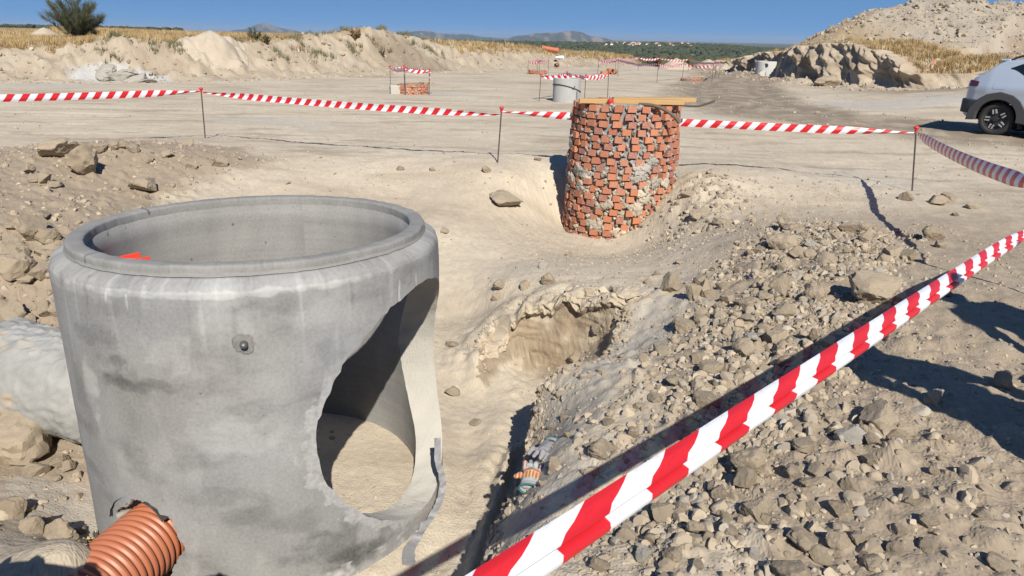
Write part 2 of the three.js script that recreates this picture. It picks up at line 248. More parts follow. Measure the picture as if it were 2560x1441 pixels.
function groundColor(x, z, y, out) {
  const far = Math.hypot(x, z); let c = TAN.slice(), m = (t, k) => { for (let i = 0; i < 3; i++) c[i] = mix(c[i], t[i], k); };
  m(PALE, clamp(0.58 + 1.1 * fbm(x * 0.35, z * 0.5, 4)));
  const open = sst(5, 8, Math.hypot(x, z + 5)); // driven ground outside the dig
  m(BROWN, 0.55 * sst(0.05, 0.45, fbm(x * 0.22 + 7, z * 0.45, 4)) * (0.6 + 0.3 * open));
  m(BROWN, 0.7 * sst(0.06, 0.4, fbm(x * 0.5 + 3, z * 2.6, 5)) * (0.4 + 0.6 * open)); // wheel-smeared streaks along the plain
  m(GREY, 0.6 * sst(0.18, 0.42, fbm(x * 0.16 + 31, z * 0.34 + 5, 4)) * open); // spilt grey dust
  const ls = sdPoly(LEFTSPOIL, x, z) + 0.45 * fbm(x * 1.1, z * 1.1, 4);
  m(BROWN, 0.95 * sst(0.25, -0.25, ls));
  const rb = sdPoly(RUBBLE, x, z) + 0.35 * fbm(x * 1.7, z * 1.7, 3);
  m([0.34, 0.285, 0.215], 0.85 * sst(0.3, -0.3, rb));
  if (x > 0.9) m(BROWN, 0.85 * sst(0.2, 1.4, x - 0.35 * (-z - 3.2) + 0.4 * fbm(x * 1.2, z * 1.2, 3)) * sst(-9.2, -6.5, z));
  for (const [gx, gz, a, b] of GREYSPOTS) { const q = ((x - gx) / a) ** 2 + ((z - gz) / b) ** 2; if (q < 3) m([0.4, 0.38, 0.34], 0.6 * sst(1.3, 0.6, q + 1.3 * fbm(x * 7, z * 7, 4))); }
  const d = sdPoly(TRENCH, x, z), [df] = sdLine(SLOTFACE, x, z);
  if (df < 0.35 && d < 0.09) m([0.27, 0.215, 0.15], 0.85 * sst(-0.05, 0.25, 0.15 + fbm(x * 2.2, y * 7 + x, 3)) * sst(-0.30, -0.42, y)); // scraped damp face
  if (far > 12) {
    const [dl, s, side] = sdLine(BANKL, x, z);
    if (side < 0) { m(BROWN, 0.4 * (1 - sst(2.5, 4, dl))); m(BROWN, 0.6 * sst(-0.05, 0.4, fbm(s * 1.6 + dl * 0.4, dl * 0.7, 4)) * (1 - sst(2.5, 4, dl))); const g = sst(2.7, 4.2, dl + 1.0 * fbm(x * 0.5, z * 0.5, 3)); m(STRAW, 0.85 * g); m(BROWN, 0.35 * (1 - g) * sst(0, 0.5, fbm(x * 0.9, y * 3 + z * 0.3, 3))); const q = ((x + 4.7) / 3.2) ** 2 + ((z + 39.6) / 2) ** 2; m(DARK, 0.75 * sst(1.1, 0.5, q + 0.8 * fbm(x * 0.9, z * 0.9, 3))); }
    const q = ((x + 15.4) / 2.0) ** 2 + ((z + 28.3) / 0.9) ** 2; m([0.50, 0.50, 0.49], 0.9 * sst(1.25, 0.8, q + 0.8 * fbm(x * 1.6, z * 1.6, 3)));
    if (z > -30) for (const R of RUTS) { const [d] = sdLine(R, x, z); if (d < 1.4) m(PALE, 0.5 * Math.exp(-(((d - 0.72) / 0.2) ** 2)) * (0.5 + 0.5 * n2(x * 2, z * 2))); }
    const [dt] = sdLine(TRACK, x, z); m(DARK, 0.95 * sst(3.1, 1.6, dt + 1.0 * fbm(x * 0.45, z * 0.45, 4)) * (0.6 + 0.4 * sst(-0.3, 0.2, fbm(x * 1.3, z * 1.3, 3))));
    const [d2, s2] = sdLine(TRACK2, x, z); m(GREY, 0.85 * sst(1.1, 0.6, d2 + 0.35 * fbm(x * 0.8, z * 0.8, 3)) * sst(0, 2.5, s2));
    if (x > 10) {
      const [dc, sc, sd] = sdLine(CLIFF, x, z);
      const ramp = sst(12.5, 14.5, x + 0.8 * fbm(x * 0.6, z * 0.6, 3)) * sst(-24.6, -26.2, z + 0.5 * fbm(x, z, 2)) * sst(27, 31, sc); if (sd < 0) { m(STRAW, 0.8 * sst(1.2, 2.2, dc + 0.8 * fbm(x * 0.7, z * 0.7, 3)) * (1 - sst(5, 8, dc)) * (1 - ramp * 0.7)); m([0.37, 0.325, 0.265], 0.9 * sst(5, 8, dc + 1.2 * fbm(x * 0.4, z * 0.4, 3))); }
      m([0.27, 0.2, 0.14], 0.8 * ramp * sst(0.2, -0.1, fbm(x * 0.25 + 3, z * 0.3, 3)) * sst(-40, -37, z));
    }
    const azr = Math.atan2(x, -z);
    if (far > 52) { const v = sst(-0.22, -0.08, azr) * sst(56, 80, far); m([0.12, 0.115, 0.06], 0.9 * v); m([0.06, 0.075, 0.035], 0.85 * sst(180, 500, far) * v); }
    if (far > 250) m([0.16, 0.14, 0.08], 0.7 * sst(250, 900, far) * (1 - sst(-0.22, -0.08, azr)));
  }
  const g = 1 + 0.09 * fbm(x * 6, z * 6, 3) + 0.05 * n2(x * 31, z * 31);
  out[0] = c[0] * g; out[1] = c[1] * g; out[2] = c[2] * g;
}
const grain = tileNoise((x, y) => fbm(x, y, 4), 40), grain2 = tileNoise((x, y) => n2(x, y), 170), grain3 = tileNoise((x, y) => fbm(x + 50, y, 3), 9);
const soilMap = dataTex(1024, 1024, (u, v) => { const a = grain(u, v), b = grain2(u, v), c = grain3(u, v), k = 0.93 + 0.09 * a + 0.06 * b + 0.05 * c; return [k, k * 0.995, k * 0.985]; });
const soilBump = dataTex(1024, 1024, (u, v) => { const k = 0.5 + 0.45 * grain(u, v) + 0.2 * grain2(u, v); return [k, k, k]; }, false);
const soilMat = new THREE.MeshStandardMaterial({ vertexColors: true, map: soilMap, bumpMap: soilBump, bumpScale: 0.012, roughness: 1 });
{ // one sheet, finest around the pit, growing coarser with distance out to the horizon
  const rad = [0.05, 0.25, 0.45, 0.62]; let r = 0.75;
  while (r < 30000) { rad.push(r); r *= r < 14 ? 1.0062 : r < 60 ? 1.0075 : r < 120 ? 1.02 : 1.09; }
  const ang = []; for (let a = -180; a < -56; a += 6) ang.push(a); for (let a = -56; a < 56; a += 0.2) ang.push(a); for (let a = 56; a <= 180.01; a += 6) ang.push(a);
  const nr = rad.length, na = ang.length, P = new Float32Array(nr * na * 3), C = new Float32Array(nr * na * 3), UV = new Float32Array(nr * na * 2), col = [0, 0, 0];
  for (let i = 0; i < nr; i++) for (let j = 0; j < na; j++) {
    const a = ang[j] * Math.PI / 180, x = rad[i] * Math.sin(a), z = -rad[i] * Math.cos(a), y = height(x, z), k = i * na + j;
    P[k * 3] = x; P[k * 3 + 1] = y; P[k * 3 + 2] = z; groundColor(x, z, y, col); C.set(col, k * 3); UV[k * 2] = (x + 0.3 * y) / 2.2; UV[k * 2 + 1] = (z + 0.9 * y) / 2.2;
  }
  const I = new Uint32Array((nr - 1) * (na - 1) * 6); let q = 0;
  for (let i = 0; i < nr - 1; i++) for (let j = 0; j < na - 1; j++) { const a = i * na + j, b = a + 1, c = a + na, d = c + 1; I[q++] = a; I[q++] = b; I[q++] = c; I[q++] = b; I[q++] = d; I[q++] = c; }
  const g = new THREE.BufferGeometry(); g.setAttribute('position', new THREE.BufferAttribute(P, 3)); g.setAttribute('color', new THREE.BufferAttribute(C, 3)); g.setAttribute('uv', new THREE.BufferAttribute(UV, 2)); g.setIndex(new THREE.BufferAttribute(I, 1));
  g.computeVertexNormals();
  const m = mesh('ground', g, soilMat, scene); m.userData.kind = 'structure'; tag(m, 'pale sandy ground of the building site with its pit and banks', 'ground');
  console.log('ground verts', nr * na);
}

// ------------------------------------------------------------------ concrete manhole shaft
const R2D = 180 / Math.PI;
const concBump = dataTex(512, 512, (u, v) => { const k = 0.55 + 0.25 * grain(u, v) + 0.25 * grain2(u, v) - (grain(u + 0.3, v + 0.2) > 0.42 ? 0.3 : 0); return [k, k, k]; }, false);
const gam = c => Math.pow(clamp(c), 1 / 2.2);
const HOLE = { th: 72, y: -0.1, r: 0.7 }, HOLE2 = { th: -108, y: -0.53, r: 0.35 }, HOLE3 = { th: -20, y: -0.585, r: 0.215 };
const shaftMap = dataTex(2048, 1024, (u, v) => {
  const th = (u - 0.5) * 2 * Math.PI, s = th * MH.R, outer = v < 0.5, y = outer ? mix(MH.bot, 0.86, v * 2) : mix(MH.bot, 0.86, v * 2 - 1), q = outer ? 0 : 40;
  let k = 0.245 + 0.07 * fbm(s * 1.1 + q, y * 1.5, 4) + 0.06 * fbm(s * 4 + q, y * 3, 5) + 0.026 * n2(s * 60, y * 60) + 0.02 * n2(s * 130, y * 130) - 0.09 * sst(0.7, 0.85, n2(s * 52 + q, y * 52)) * sst(-0.1, 0.3, n2(s * 2.7, y * 2.7));
  let w = 0.5 + 0.5 * fbm(s * 0.9 + 11 + q, y * 1.7, 3), r, g, b; // warm or cool cement
  const deg = th * R2D;
  if (outer) {
    k -= 0.055 * sst(0.02, 0.4, fbm(s * 2.2 + 5, y * 5, 4)); // darker damp-cured patches
    k += 0.05 * sst(0.1, 0.4, fbm(s * 3.1 + 9, y * 2.2 + 4, 4)); // laitance
    k += 0.06 * sst(0.12, 0.5, fbm(s * 16, y * 1.6, 3)) * sst(0.1, 0.7, y + 0.35 * n2(s * 6, 2)); // runs below the shoulder
    k -= 0.05 * sst(0.15, 0.5, fbm(s * 13 + 8, y * 1.2, 3)) * sst(0.1, 0.7, y);
    const drip = n2(s * 26, 7) + 0.5 * n2(s * 9, 3); if (y < 0.73 && y > 0.3) k += 0.2 * sst(0.55, 0.8, drip + 0.5 * n2(s * 30, y * 12)) * sst(0.3, 0.55, y) * sst(-0.1, 0.3, n2(s * 2.3 + 3, 8));
    for (const [a, yy, la, ly, d] of [[-14, 0.28, 11, 0.035, -0.07], [-20, 0.37, 6, 0.05, -0.05], [15, 0.16, 7, 0.05, -0.045], [-27, 0.5, 8, 0.05, -0.05], [25, 0.67, 10, 0.05, -0.05], [38, -0.72, 16, 0.14, -0.075], [-38, 0.1, 6, 0.2, -0.04], [5, -0.3, 10, 0.05, -0.035], [-5, 0.47, 6, 0.1, 0.05], [8, 0.02, 12, 0.09, 0.045], [-33, 0.2, 3.5, 0.13, 0.07], [-24, 0.36, 3, 0.05, 0.06], [36, 0.37, 4, 0.1, -0.04], [44, -0.68, 4, 0.1, 0.1], [-45, 0.72, 20, 0.03, 0.06], [12, 0.735, 40, 0.018, 0.1]]) {
      const e = ((deg - a) / la) ** 2 + ((y - yy) / ly) ** 2; if (e < 4) k += d * sst(1.7, 0.2, e + 2.4 * fbm(s * 9 + a, y * 12, 5));
    }
    const hd = Math.hypot(MH.R * Math.sin((deg - HOLE.th) / R2D), y - HOLE.y); // chipped lip of the cored opening
    if (hd < 0.8 && deg > 10) { const f = sst(0.757, 0.735, hd + 0.09 * fbm(s * 15, y * 15, 4)); k = mix(k, 0.34 + 0.13 * fbm(s * 40, y * 40, 3), f * mix(0.9, 0.25, sst(0.1, 0.4, y))); }
    if (y < MH.bot + 0.17) k = mix(k, 0.33 + 0.16 * n2(s * 30, y * 30), 0.8 * sst(0.0, 0.25, fbm(s * 7, y * 7 + 3, 3) + 0.1));
    if (y > 0.74) k += 0.03;
  } else {
    k *= 0.9; k += 0.03 * fbm(s * 0.7 + 3, y * 26, 3); // trowel rings
    if (n2(s * 20, y * 20) > 0.78 && y > 0.2) k *= 0.5; // blowholes
    w = 0.4 + 0.4 * w;
  }
  r = k * mix(0.965, 1.06, w); g = k * mix(0.995, 1.015, w); b = k * mix(1.04, 0.9, w);
  return [gam(r), gam(g), gam(b)];
});
const shaftMat = new THREE.MeshStandardMaterial({ map: shaftMap, roughness: 0.92 });
const cutMat = new THREE.MeshStandardMaterial({ color: lin(0.43, 0.41, 0.36), roughness: 1, bumpMap: concBump, bumpScale: 0.008 });
{
  const man = thing('concrete_manhole', 'large grey precast concrete manhole shaft with a big cored opening', 'manhole', undefined, [MH.x, 0, MH.z]);
  man.rotation.set(-0.046, 0, 0.0056); man.position.z -= 0.04;
  const prof = [[0.875, MH.bot], [1.05, MH.bot]];
  for (let y = MH.bot + 0.06; y < 0.7; y += 0.06) prof.push([1.05, y]);
  prof.push([1.05, 0.715], [1.0485, 0.738], [1.043, 0.757], [1.032, 0.772], [1.012, 0.784], [0.988, 0.793], [0.976, 0.798], [0.875, 0.8]);
  for (let y = 0.7; y > MH.bot; y -= 0.1) prof.push([0.875, y]);
  prof.push([0.875, MH.bot]);
  const lath = (pf, seg, amp) => {
    const g = new THREE.LatheGeometry(pf.map(p => new THREE.Vector2(...p)), seg, Math.PI), P = g.attributes.position, U = g.attributes.uv;
    for (let i = 0; i < P.count; i++) {
      const x = P.getX(i), y = P.getY(i), z = P.getZ(i), r = Math.hypot(x, z), c = x / r, s = z / r;
      const top = sst(0.68, 0.74, y) * (r > 0.99 ? 1 : 0), e = 1 + (amp * fbm3(c * 4, y * 4, s * 4) - top * 0.012 * Math.max(0, fbm3(c * 22, y * 12, s * 22) + 0.1) + (y > 0.805 ? 0.006 * fbm3(c * 30, y * 30, s * 30) : 0)) / r;
      P.setXYZ(i, x * e, y + (y > 0.74 ? 0.006 * fbm3(c * 16 + 4, r * 20, s * 16) : 0), z * e);
      const inner = r < 0.9 || y > 0.806 || y < MH.bot + 0.01 && r < 0.95, v = (y - MH.bot) / (0.86 - MH.bot);
      U.setXY(i, U.getX(i), (clamp(v, 0.002, 0.985) + (inner ? 1 : 0)) / 2);
    }
    g.computeVertexNormals();
    const n = g.attributes.normal, m = pf.length; for (let j = 0; j < m; j++) { const a = j, b = seg * m + j; const x = n.getX(a) + n.getX(b), y = n.getY(a) + n.getY(b), z = n.getZ(a) + n.getZ(b), l = Math.hypot(x, y, z); n.setXYZ(a, x / l, y / l, z / l); n.setXYZ(b, x / l, y / l, z / l); }
    return g;
  };
  const toCyl = (h, len, mid, rough) => {
    const g = new THREE.CylinderGeometry(h.r, h.r, len, 120, 26), P = g.attributes.position;
    for (let i = 0; i < P.count; i++) { const x = P.getX(i), y = P.getY(i), z = P.getZ(i), r = Math.hypot(x, z); if (r < 1e-4) continue; const e = 1 + rough * (fbm3(x * 14, y * 14, z * 14) + 0.7 * fbm3(x * 40, y * 20, z * 40)) / r; P.setXYZ(i, x * e, y, z * e); }
    g.rotateX(Math.PI / 2); g.translate(0, 0, mid); g.rotateY(h.th / R2D); g.translate(0, h.y, 0); g.computeVertexNormals();
    const u = g.attributes.uv; for (let i = 0; i < u.count; i++) u.setXY(i, u.getX(i) * 4, u.getY(i) * 1.2);
    return new Brush(g, cutMat);
  };
  const ev = new Evaluator(); ev.useGroups = true;
  let b = new Brush(lath(prof, 300, 0.006), shaftMat); b.updateMatrixWorld();
  for (const t of [toCyl(HOLE, 1.0, 0.95, 0.016), toCyl(HOLE2, 1.0, 0.95, 0.01), toCyl(HOLE3, 0.8, 0.95, 0.05)]) { t.updateMatrixWorld(); b = ev.evaluate(b, t, SUBTRACTION); b.updateMatrixWorld(); }
  mesh('shaft_wall', b.geometry, b.material, man);
  const rim = [[0.876, 0.799], [0.972, 0.799], [0.974, 0.804], [0.968, 0.81], [0.967, 0.82], [0.967, 0.838], [0.962, 0.848], [0.95, 0.853], [0.905, 0.853], [0.885, 0.849], [0.876, 0.84], [0.876, 0.799]];
  mesh('spigot_rim', lath(rim, 300, 0.006), shaftMat, man);
  { // recessed lifting anchor in the outer face
    const a = 14.6 / R2D, y = 0.5, p = V(Math.sin(a) * 1.056, y, Math.cos(a) * 1.056);
    const bowl = new THREE.SphereGeometry(0.05, 28, 14, 0, Math.PI * 2, 0, Math.PI * 0.42), P = bowl.attributes.position;
    for (let i = 0; i < P.count; i++) { const x = P.getX(i), yy = P.getY(i), z = P.getZ(i), e = 1 + 0.6 * fbm3(x * 40, yy * 40, z * 40); P.setXYZ(i, x * e, yy * 0.12 - 0.004, z * e); }
    bowl.rotateX(Math.PI / 2); bowl.computeVertexNormals();
    const bm = mesh('anchor_patch', bowl, std(lin(0.3, 0.29, 0.27), 1, { bumpMap: concBump, bumpScale: 0.01 }), man); bm.position.copy(p); bm.rotation.y = a;
    const bolt = mergeGeometries([new THREE.CylinderGeometry(0.017, 0.019, 0.022, 20).rotateX(Math.PI / 2), new THREE.SphereGeometry(0.0165, 20, 8, 0, 6.3, 0, 1.3).rotateX(Math.PI / 2).translate(0, 0, 0.006)]);
    const bb = mesh('lifting_bolt', bolt, std(lin(0.16, 0.16, 0.16), 0.5, { metalness: 0.6 }), man); bb.position.copy(p).addScaledVector(V(Math.sin(a), 0, Math.cos(a)), 0.012); bb.rotation.y = a;
  }
  { // torn black sleeve left in the small opening above the plastic pipe
    const g = new THREE.CylinderGeometry(0.212, 0.222, 0.14, 40, 6, true, 2.2, 2.3), P = g.attributes.position;
    for (let i = 0; i < P.count; i++) { const e = 1 + 0.06 * fbm3(P.getX(i) * 20, P.getY(i) * 20, P.getZ(i) * 20); P.setXYZ(i, P.getX(i) * e, P.getY(i), P.getZ(i) * e); }
    g.rotateX(Math.PI / 2); g.translate(0, 0, 0.98); g.rotateY(HOLE3.th / R2D - 0.03); g.translate(0, HOLE3.y + 0.012, 0); g.computeVertexNormals();
    mesh('rubber_sleeve', g, new THREE.MeshStandardMaterial({ color: lin(0.035, 0.035, 0.037), roughness: 0.75, side: THREE.DoubleSide }), man);
  }
}
// ------------------------------------------------------------------ corrugated plastic pipe
{
  const pts = [], N = 17, per = 0.04, len = N * per;
  for (let i = 0; i < N; i++) for (const [a, r] of [[0, 0.172], [0.12, 0.173], [0.24, 0.18], [0.36, 0.184], [0.62, 0.184], [0.76, 0.18], [0.88, 0.173]]) pts.push(new THREE.Vector2(r, (i + a) * per));
  pts.push(new THREE.Vector2(0.172, len), new THREE.Vector2(0.16, len), new THREE.Vector2(0.16, 0), new THREE.Vector2(0.172, 0));
  const g = new THREE.LatheGeometry(pts, 72); g.rotateX(Math.PI / 2);
  const m = solid('corrugated_pipe', g, new THREE.MeshPhysicalMaterial({ color: lin(0.37, 0.125, 0.06), roughness: 0.5, clearcoat: 0.15, clearcoatRoughness: 0.4 }), 'orange corrugated plastic pipe entering the foot of the concrete manhole', 'pipe');
  const th = HOLE3.th / R2D, ph = -11 / R2D, d = V(Math.sin(ph), 0.06, Math.cos(ph)).normalize();
  m.position.set(MH.x + Math.sin(th) * 1.05, HOLE3.y + 0.012, MH.z + Math.cos(th) * 1.05).addScaledVector(d, -0.16);
  m.quaternion.setFromUnitVectors(V(0, 0, 1), d);
}
// ------------------------------------------------------------------ concrete drain pipe on the far side, half coated in mortar
{
  const th = -108 / R2D, d = V(Math.sin(th), 0.03, Math.cos(th)).normalize();
  const t = thing('concrete_pipe', 'pale concrete drain pipe with a rough mortar coat beside the manhole', 'pipe', undefined, [MH.x, HOLE2.y, MH.z]);
  t.quaternion.setFromUnitVectors(V(0, 0, 1), d);
  const bar = new THREE.LatheGeometry([[0.265, 0.9], [0.33, 0.9], [0.332, 0.92], [0.332, 2.1], [0.265, 2.1], [0.265, 0.9]].map(p => new THREE.Vector2(...p)), 96); bar.rotateX(Math.PI / 2);
  const blot = dataTex(512, 256, (u, v) => { const k = 0.33 + 0.06 * fbm(u * 9, v * 7, 4) + 0.03 * n2(u * 60, v * 40) - 0.14 * sst(0.35, 0.5, fbm(u * 7 + 5, v * 9, 3)); return [gam(k), gam(k * 0.985), gam(k * 0.94)]; });
  mesh('barrel', bar, new THREE.MeshStandardMaterial({ map: blot, roughness: 0.95, bumpMap: concBump, bumpScale: 0.002 }), t);
  const coat = new THREE.LatheGeometry([...Array(70)].map((_, i) => new THREE.Vector2(0.41, 1.25 + i * 0.016)), 150), P = coat.attributes.position;
  coat.rotateX(Math.PI / 2);
  const col = new Float32Array(P.count * 3);
  for (let i = 0; i < P.count; i++) {
    const x = P.getX(i), y = P.getY(i), z = P.getZ(i), a = Math.atan2(y, x); // edge slants back on the underside
    const e0 = 1.27 + 0.09 * Math.sin(a + 0.9) + 0.03 * fbm3(x * 7, y * 7, 3), k = sst(e0 - 0.02, e0 + 0.05, z), lump = Math.max(0, fbm3(x * 26, y * 26, z * 26)) * sst(0.22, 0.36, y + 0.1 * n3(x * 8, y * 8, z * 8));
    const r = (k > 0.02 ? 0.332 + 0.028 * k : 0.315) + k * (0.018 * fbm3(x * 6, y * 6, z * 6) + 0.016 * fbm3(x * 24, y * 24, z * 24) + 0.045 * lump);
    P.setXY(i, x / 0.41 * r, y / 0.41 * r);
    const g = 0.285 * (1 + 0.3 * fbm3(x * 9, y * 9, z * 9) + 0.12 * fbm3(x * 40, y * 40, z * 40)), sand = sst(0.05, 0.35, fbm3(x * 5 + 3, y * 5, z * 5)) * sst(1.5, 1.9, z);
    col.set([mix(g, 0.4, sand), mix(g * 1.0, 0.33, sand), mix(g * 0.95, 0.25, sand)], i * 3);
  }
  coat.setAttribute('color', new THREE.BufferAttribute(col, 3)); coat.computeVertexNormals();
  mesh('mortar_coat', coat, new THREE.MeshStandardMaterial({ vertexColors: true, roughness: 1, bumpMap: concBump, bumpScale: 0.006 }), t);
}
// ------------------------------------------------------------------ bricks (shared)
const brickBump = concBump;
const brickMats = [[0.45, 0.16, 0.075], [0.41, 0.14, 0.068], [0.48, 0.18, 0.09], [0.37, 0.125, 0.068], [0.42, 0.17, 0.10], [0.33, 0.13, 0.09]].map((c, i) => {
  const mp = dataTex(128, 128, (u, v) => { const a = fbm(u * 7 + i * 9, v * 7, 4), dust = (0.22 + 0.13 * (i % 3)) * sst(-0.15, 0.45, fbm(u * 4 + i * 5, v * 5, 4)), k = 1 + 0.18 * a + 0.07 * n2(u * 60, v * 60); return [gam(mix(c[0] * k, 0.45, dust)), gam(mix(c[1] * k, 0.38, dust)), gam(mix(c[2] * k, 0.30, dust))]; });
  return new THREE.MeshStandardMaterial({ map: mp, roughness: 0.88 });
});
function brickGeo(w, h, d, s) { const g = new THREE.BoxGeometry(w, h, d, 1, 1, 1), P = g.attributes.position; const j = {}; for (let i = 0; i < P.count; i++) { const k = `${Math.sign(P.getX(i))}${Math.sign(P.getY(i))}${Math.sign(P.getZ(i))}`; j[k] = j[k] || [rr(-s, s), rr(-s, s), rr(-s, s)]; P.setXYZ(i, P.getX(i) + j[k][0], P.getY(i) + j[k][1], P.getZ(i) + j[k][2]); } g.computeVertexNormals(); return g; }
const mortarMat = new THREE.MeshStandardMaterial({ vertexColors: true, roughness: 1, bumpMap: concBump, bumpScale: 0.008 });
function lumpGeo(seedv, det = 3, amp = 0.5, fq = 1.6) {
  const g = mergeVertices(new THREE.IcosahedronGeometry(1, det).deleteAttribute('normal').deleteAttribute('uv')), P = g.attributes.position;
  for (let i = 0; i < P.count; i++) { const x = P.getX(i), y = P.getY(i), z = P.getZ(i), e = 1 + amp * fbm3(x * fq + seedv, y * fq, z * fq, 4); P.setXYZ(i, x * e, y * e, z * e); }
  g.computeVertexNormals(); return g;
}
// low brick pier propping the drain pipe against the manhole
{
  const t = thing('brick_pier', 'small pier of red bricks peeping out beside the concrete manhole', 'bricks', undefined, [-2.56, -0.86, -3.88], -0.35);
  const g = brickGeo(0.24, 0.062, 0.115, 0.003);
  for (let i = 0; i < 4; i++) { const b = mesh('brick', g, brickMats[i % 4], t); b.position.set(rr(-0.01, 0.01) - (i > 1 ? 0.02 : 0), 0.035 + i * 0.072, 0); b.rotation.y = rr(-0.05, 0.05); }
  const g2 = lumpGeo(3, 3, 0.5).scale(0.115, 0.14, 0.05).translate(0.02, 0.2, -0.02); g2.setAttribute('color', new THREE.BufferAttribute(new Float32Array(g2.attributes.position.count * 3).fill(0.33), 3)); g2.setAttribute('uv', new THREE.BufferAttribute(new Float32Array(g2.attributes.position.count * 2), 2)); mesh('mortar', g2, mortarMat, t);
}
// red plastic crate standing inside the manhole
{
  const t = thing('plastic_crate', 'red orange plastic crate edge showing inside the concrete manhole', 'crate', undefined, [-2.25, -0.88, -3.93], 0.9);
  const red = std(lin(0.75, 0.06, 0.03), 0.5), w = 0.1, d = 0.1, h = 1.5;
  for (const s of [-1, 1]) { mesh('side_panel', new RoundedBoxGeometry(0.02, h, d, 2, 0.006).translate(s * w / 2, h / 2, 0), red, t); mesh('end_panel', new RoundedBoxGeometry(w - 0.02, h - 0.004, 0.02, 2, 0.006).translate(0, h / 2, s * (d / 2 - 0.012)), red, t); }
  mesh('rim', mergeGeometries([new THREE.BoxGeometry(w + 0.05, 0.03, 0.025).translate(0, h, d / 2 + 0.012), new THREE.BoxGeometry(w + 0.05, 0.03, 0.025).translate(0, h, -d / 2 - 0.012)]), red, t);
}
// strip of silver tape hanging torn off the foot of the manhole
{
  const pts = [V(-0.44, -0.42, -3.72), V(-0.43, -0.55, -3.66), V(-0.4, -0.66, -3.62), V(-0.42, -0.76, -3.52), V(-0.5, -0.84, -3.4), V(-0.56, -0.89, -3.28), V(-0.55, -0.9, -3.16)];
  const c = new THREE.CatmullRomCurve3(pts), N = 60, P = [], I = [];
  for (let i = 0; i <= N; i++) { const p = c.getPoint(i / N), t = c.getTangent(i / N), sd = V(0, 1, 0.3).cross(t).normalize(), w = 0.02 + 0.018 * sst(0.55, 1, i / N); for (const s of [-1, 0, 1]) { const q = p.clone().addScaledVector(sd, s * w).add(V(0.008 * fbm(i * 0.3, s * 3, 2), 0.02 * n2(i * 0.4, s), 0.012 * n2(i * 0.35 + 9, s * 2))); q.y = Math.max(q.y, height(q.x, q.z) + 0.006); P.push(q.x, q.y, q.z); } }
  for (let i = 0; i < N; i++) for (let s = 0; s < 2; s++) { const a = i * 3 + s; I.push(a, a + 3, a + 1, a + 1, a + 3, a + 4); }
  const g = new THREE.BufferGeometry(); g.setAttribute('position', new THREE.Float32BufferAttribute(P, 3)); g.setIndex(I); g.computeVertexNormals();
  solid('torn_tape_strip', g, new THREE.MeshStandardMaterial({ color: lin(0.2, 0.2, 0.205), roughness: 0.55, metalness: 0.0, side: THREE.DoubleSide }), 'crumpled silver tape strip trailing from the foot of the manhole', 'tape strip');
}

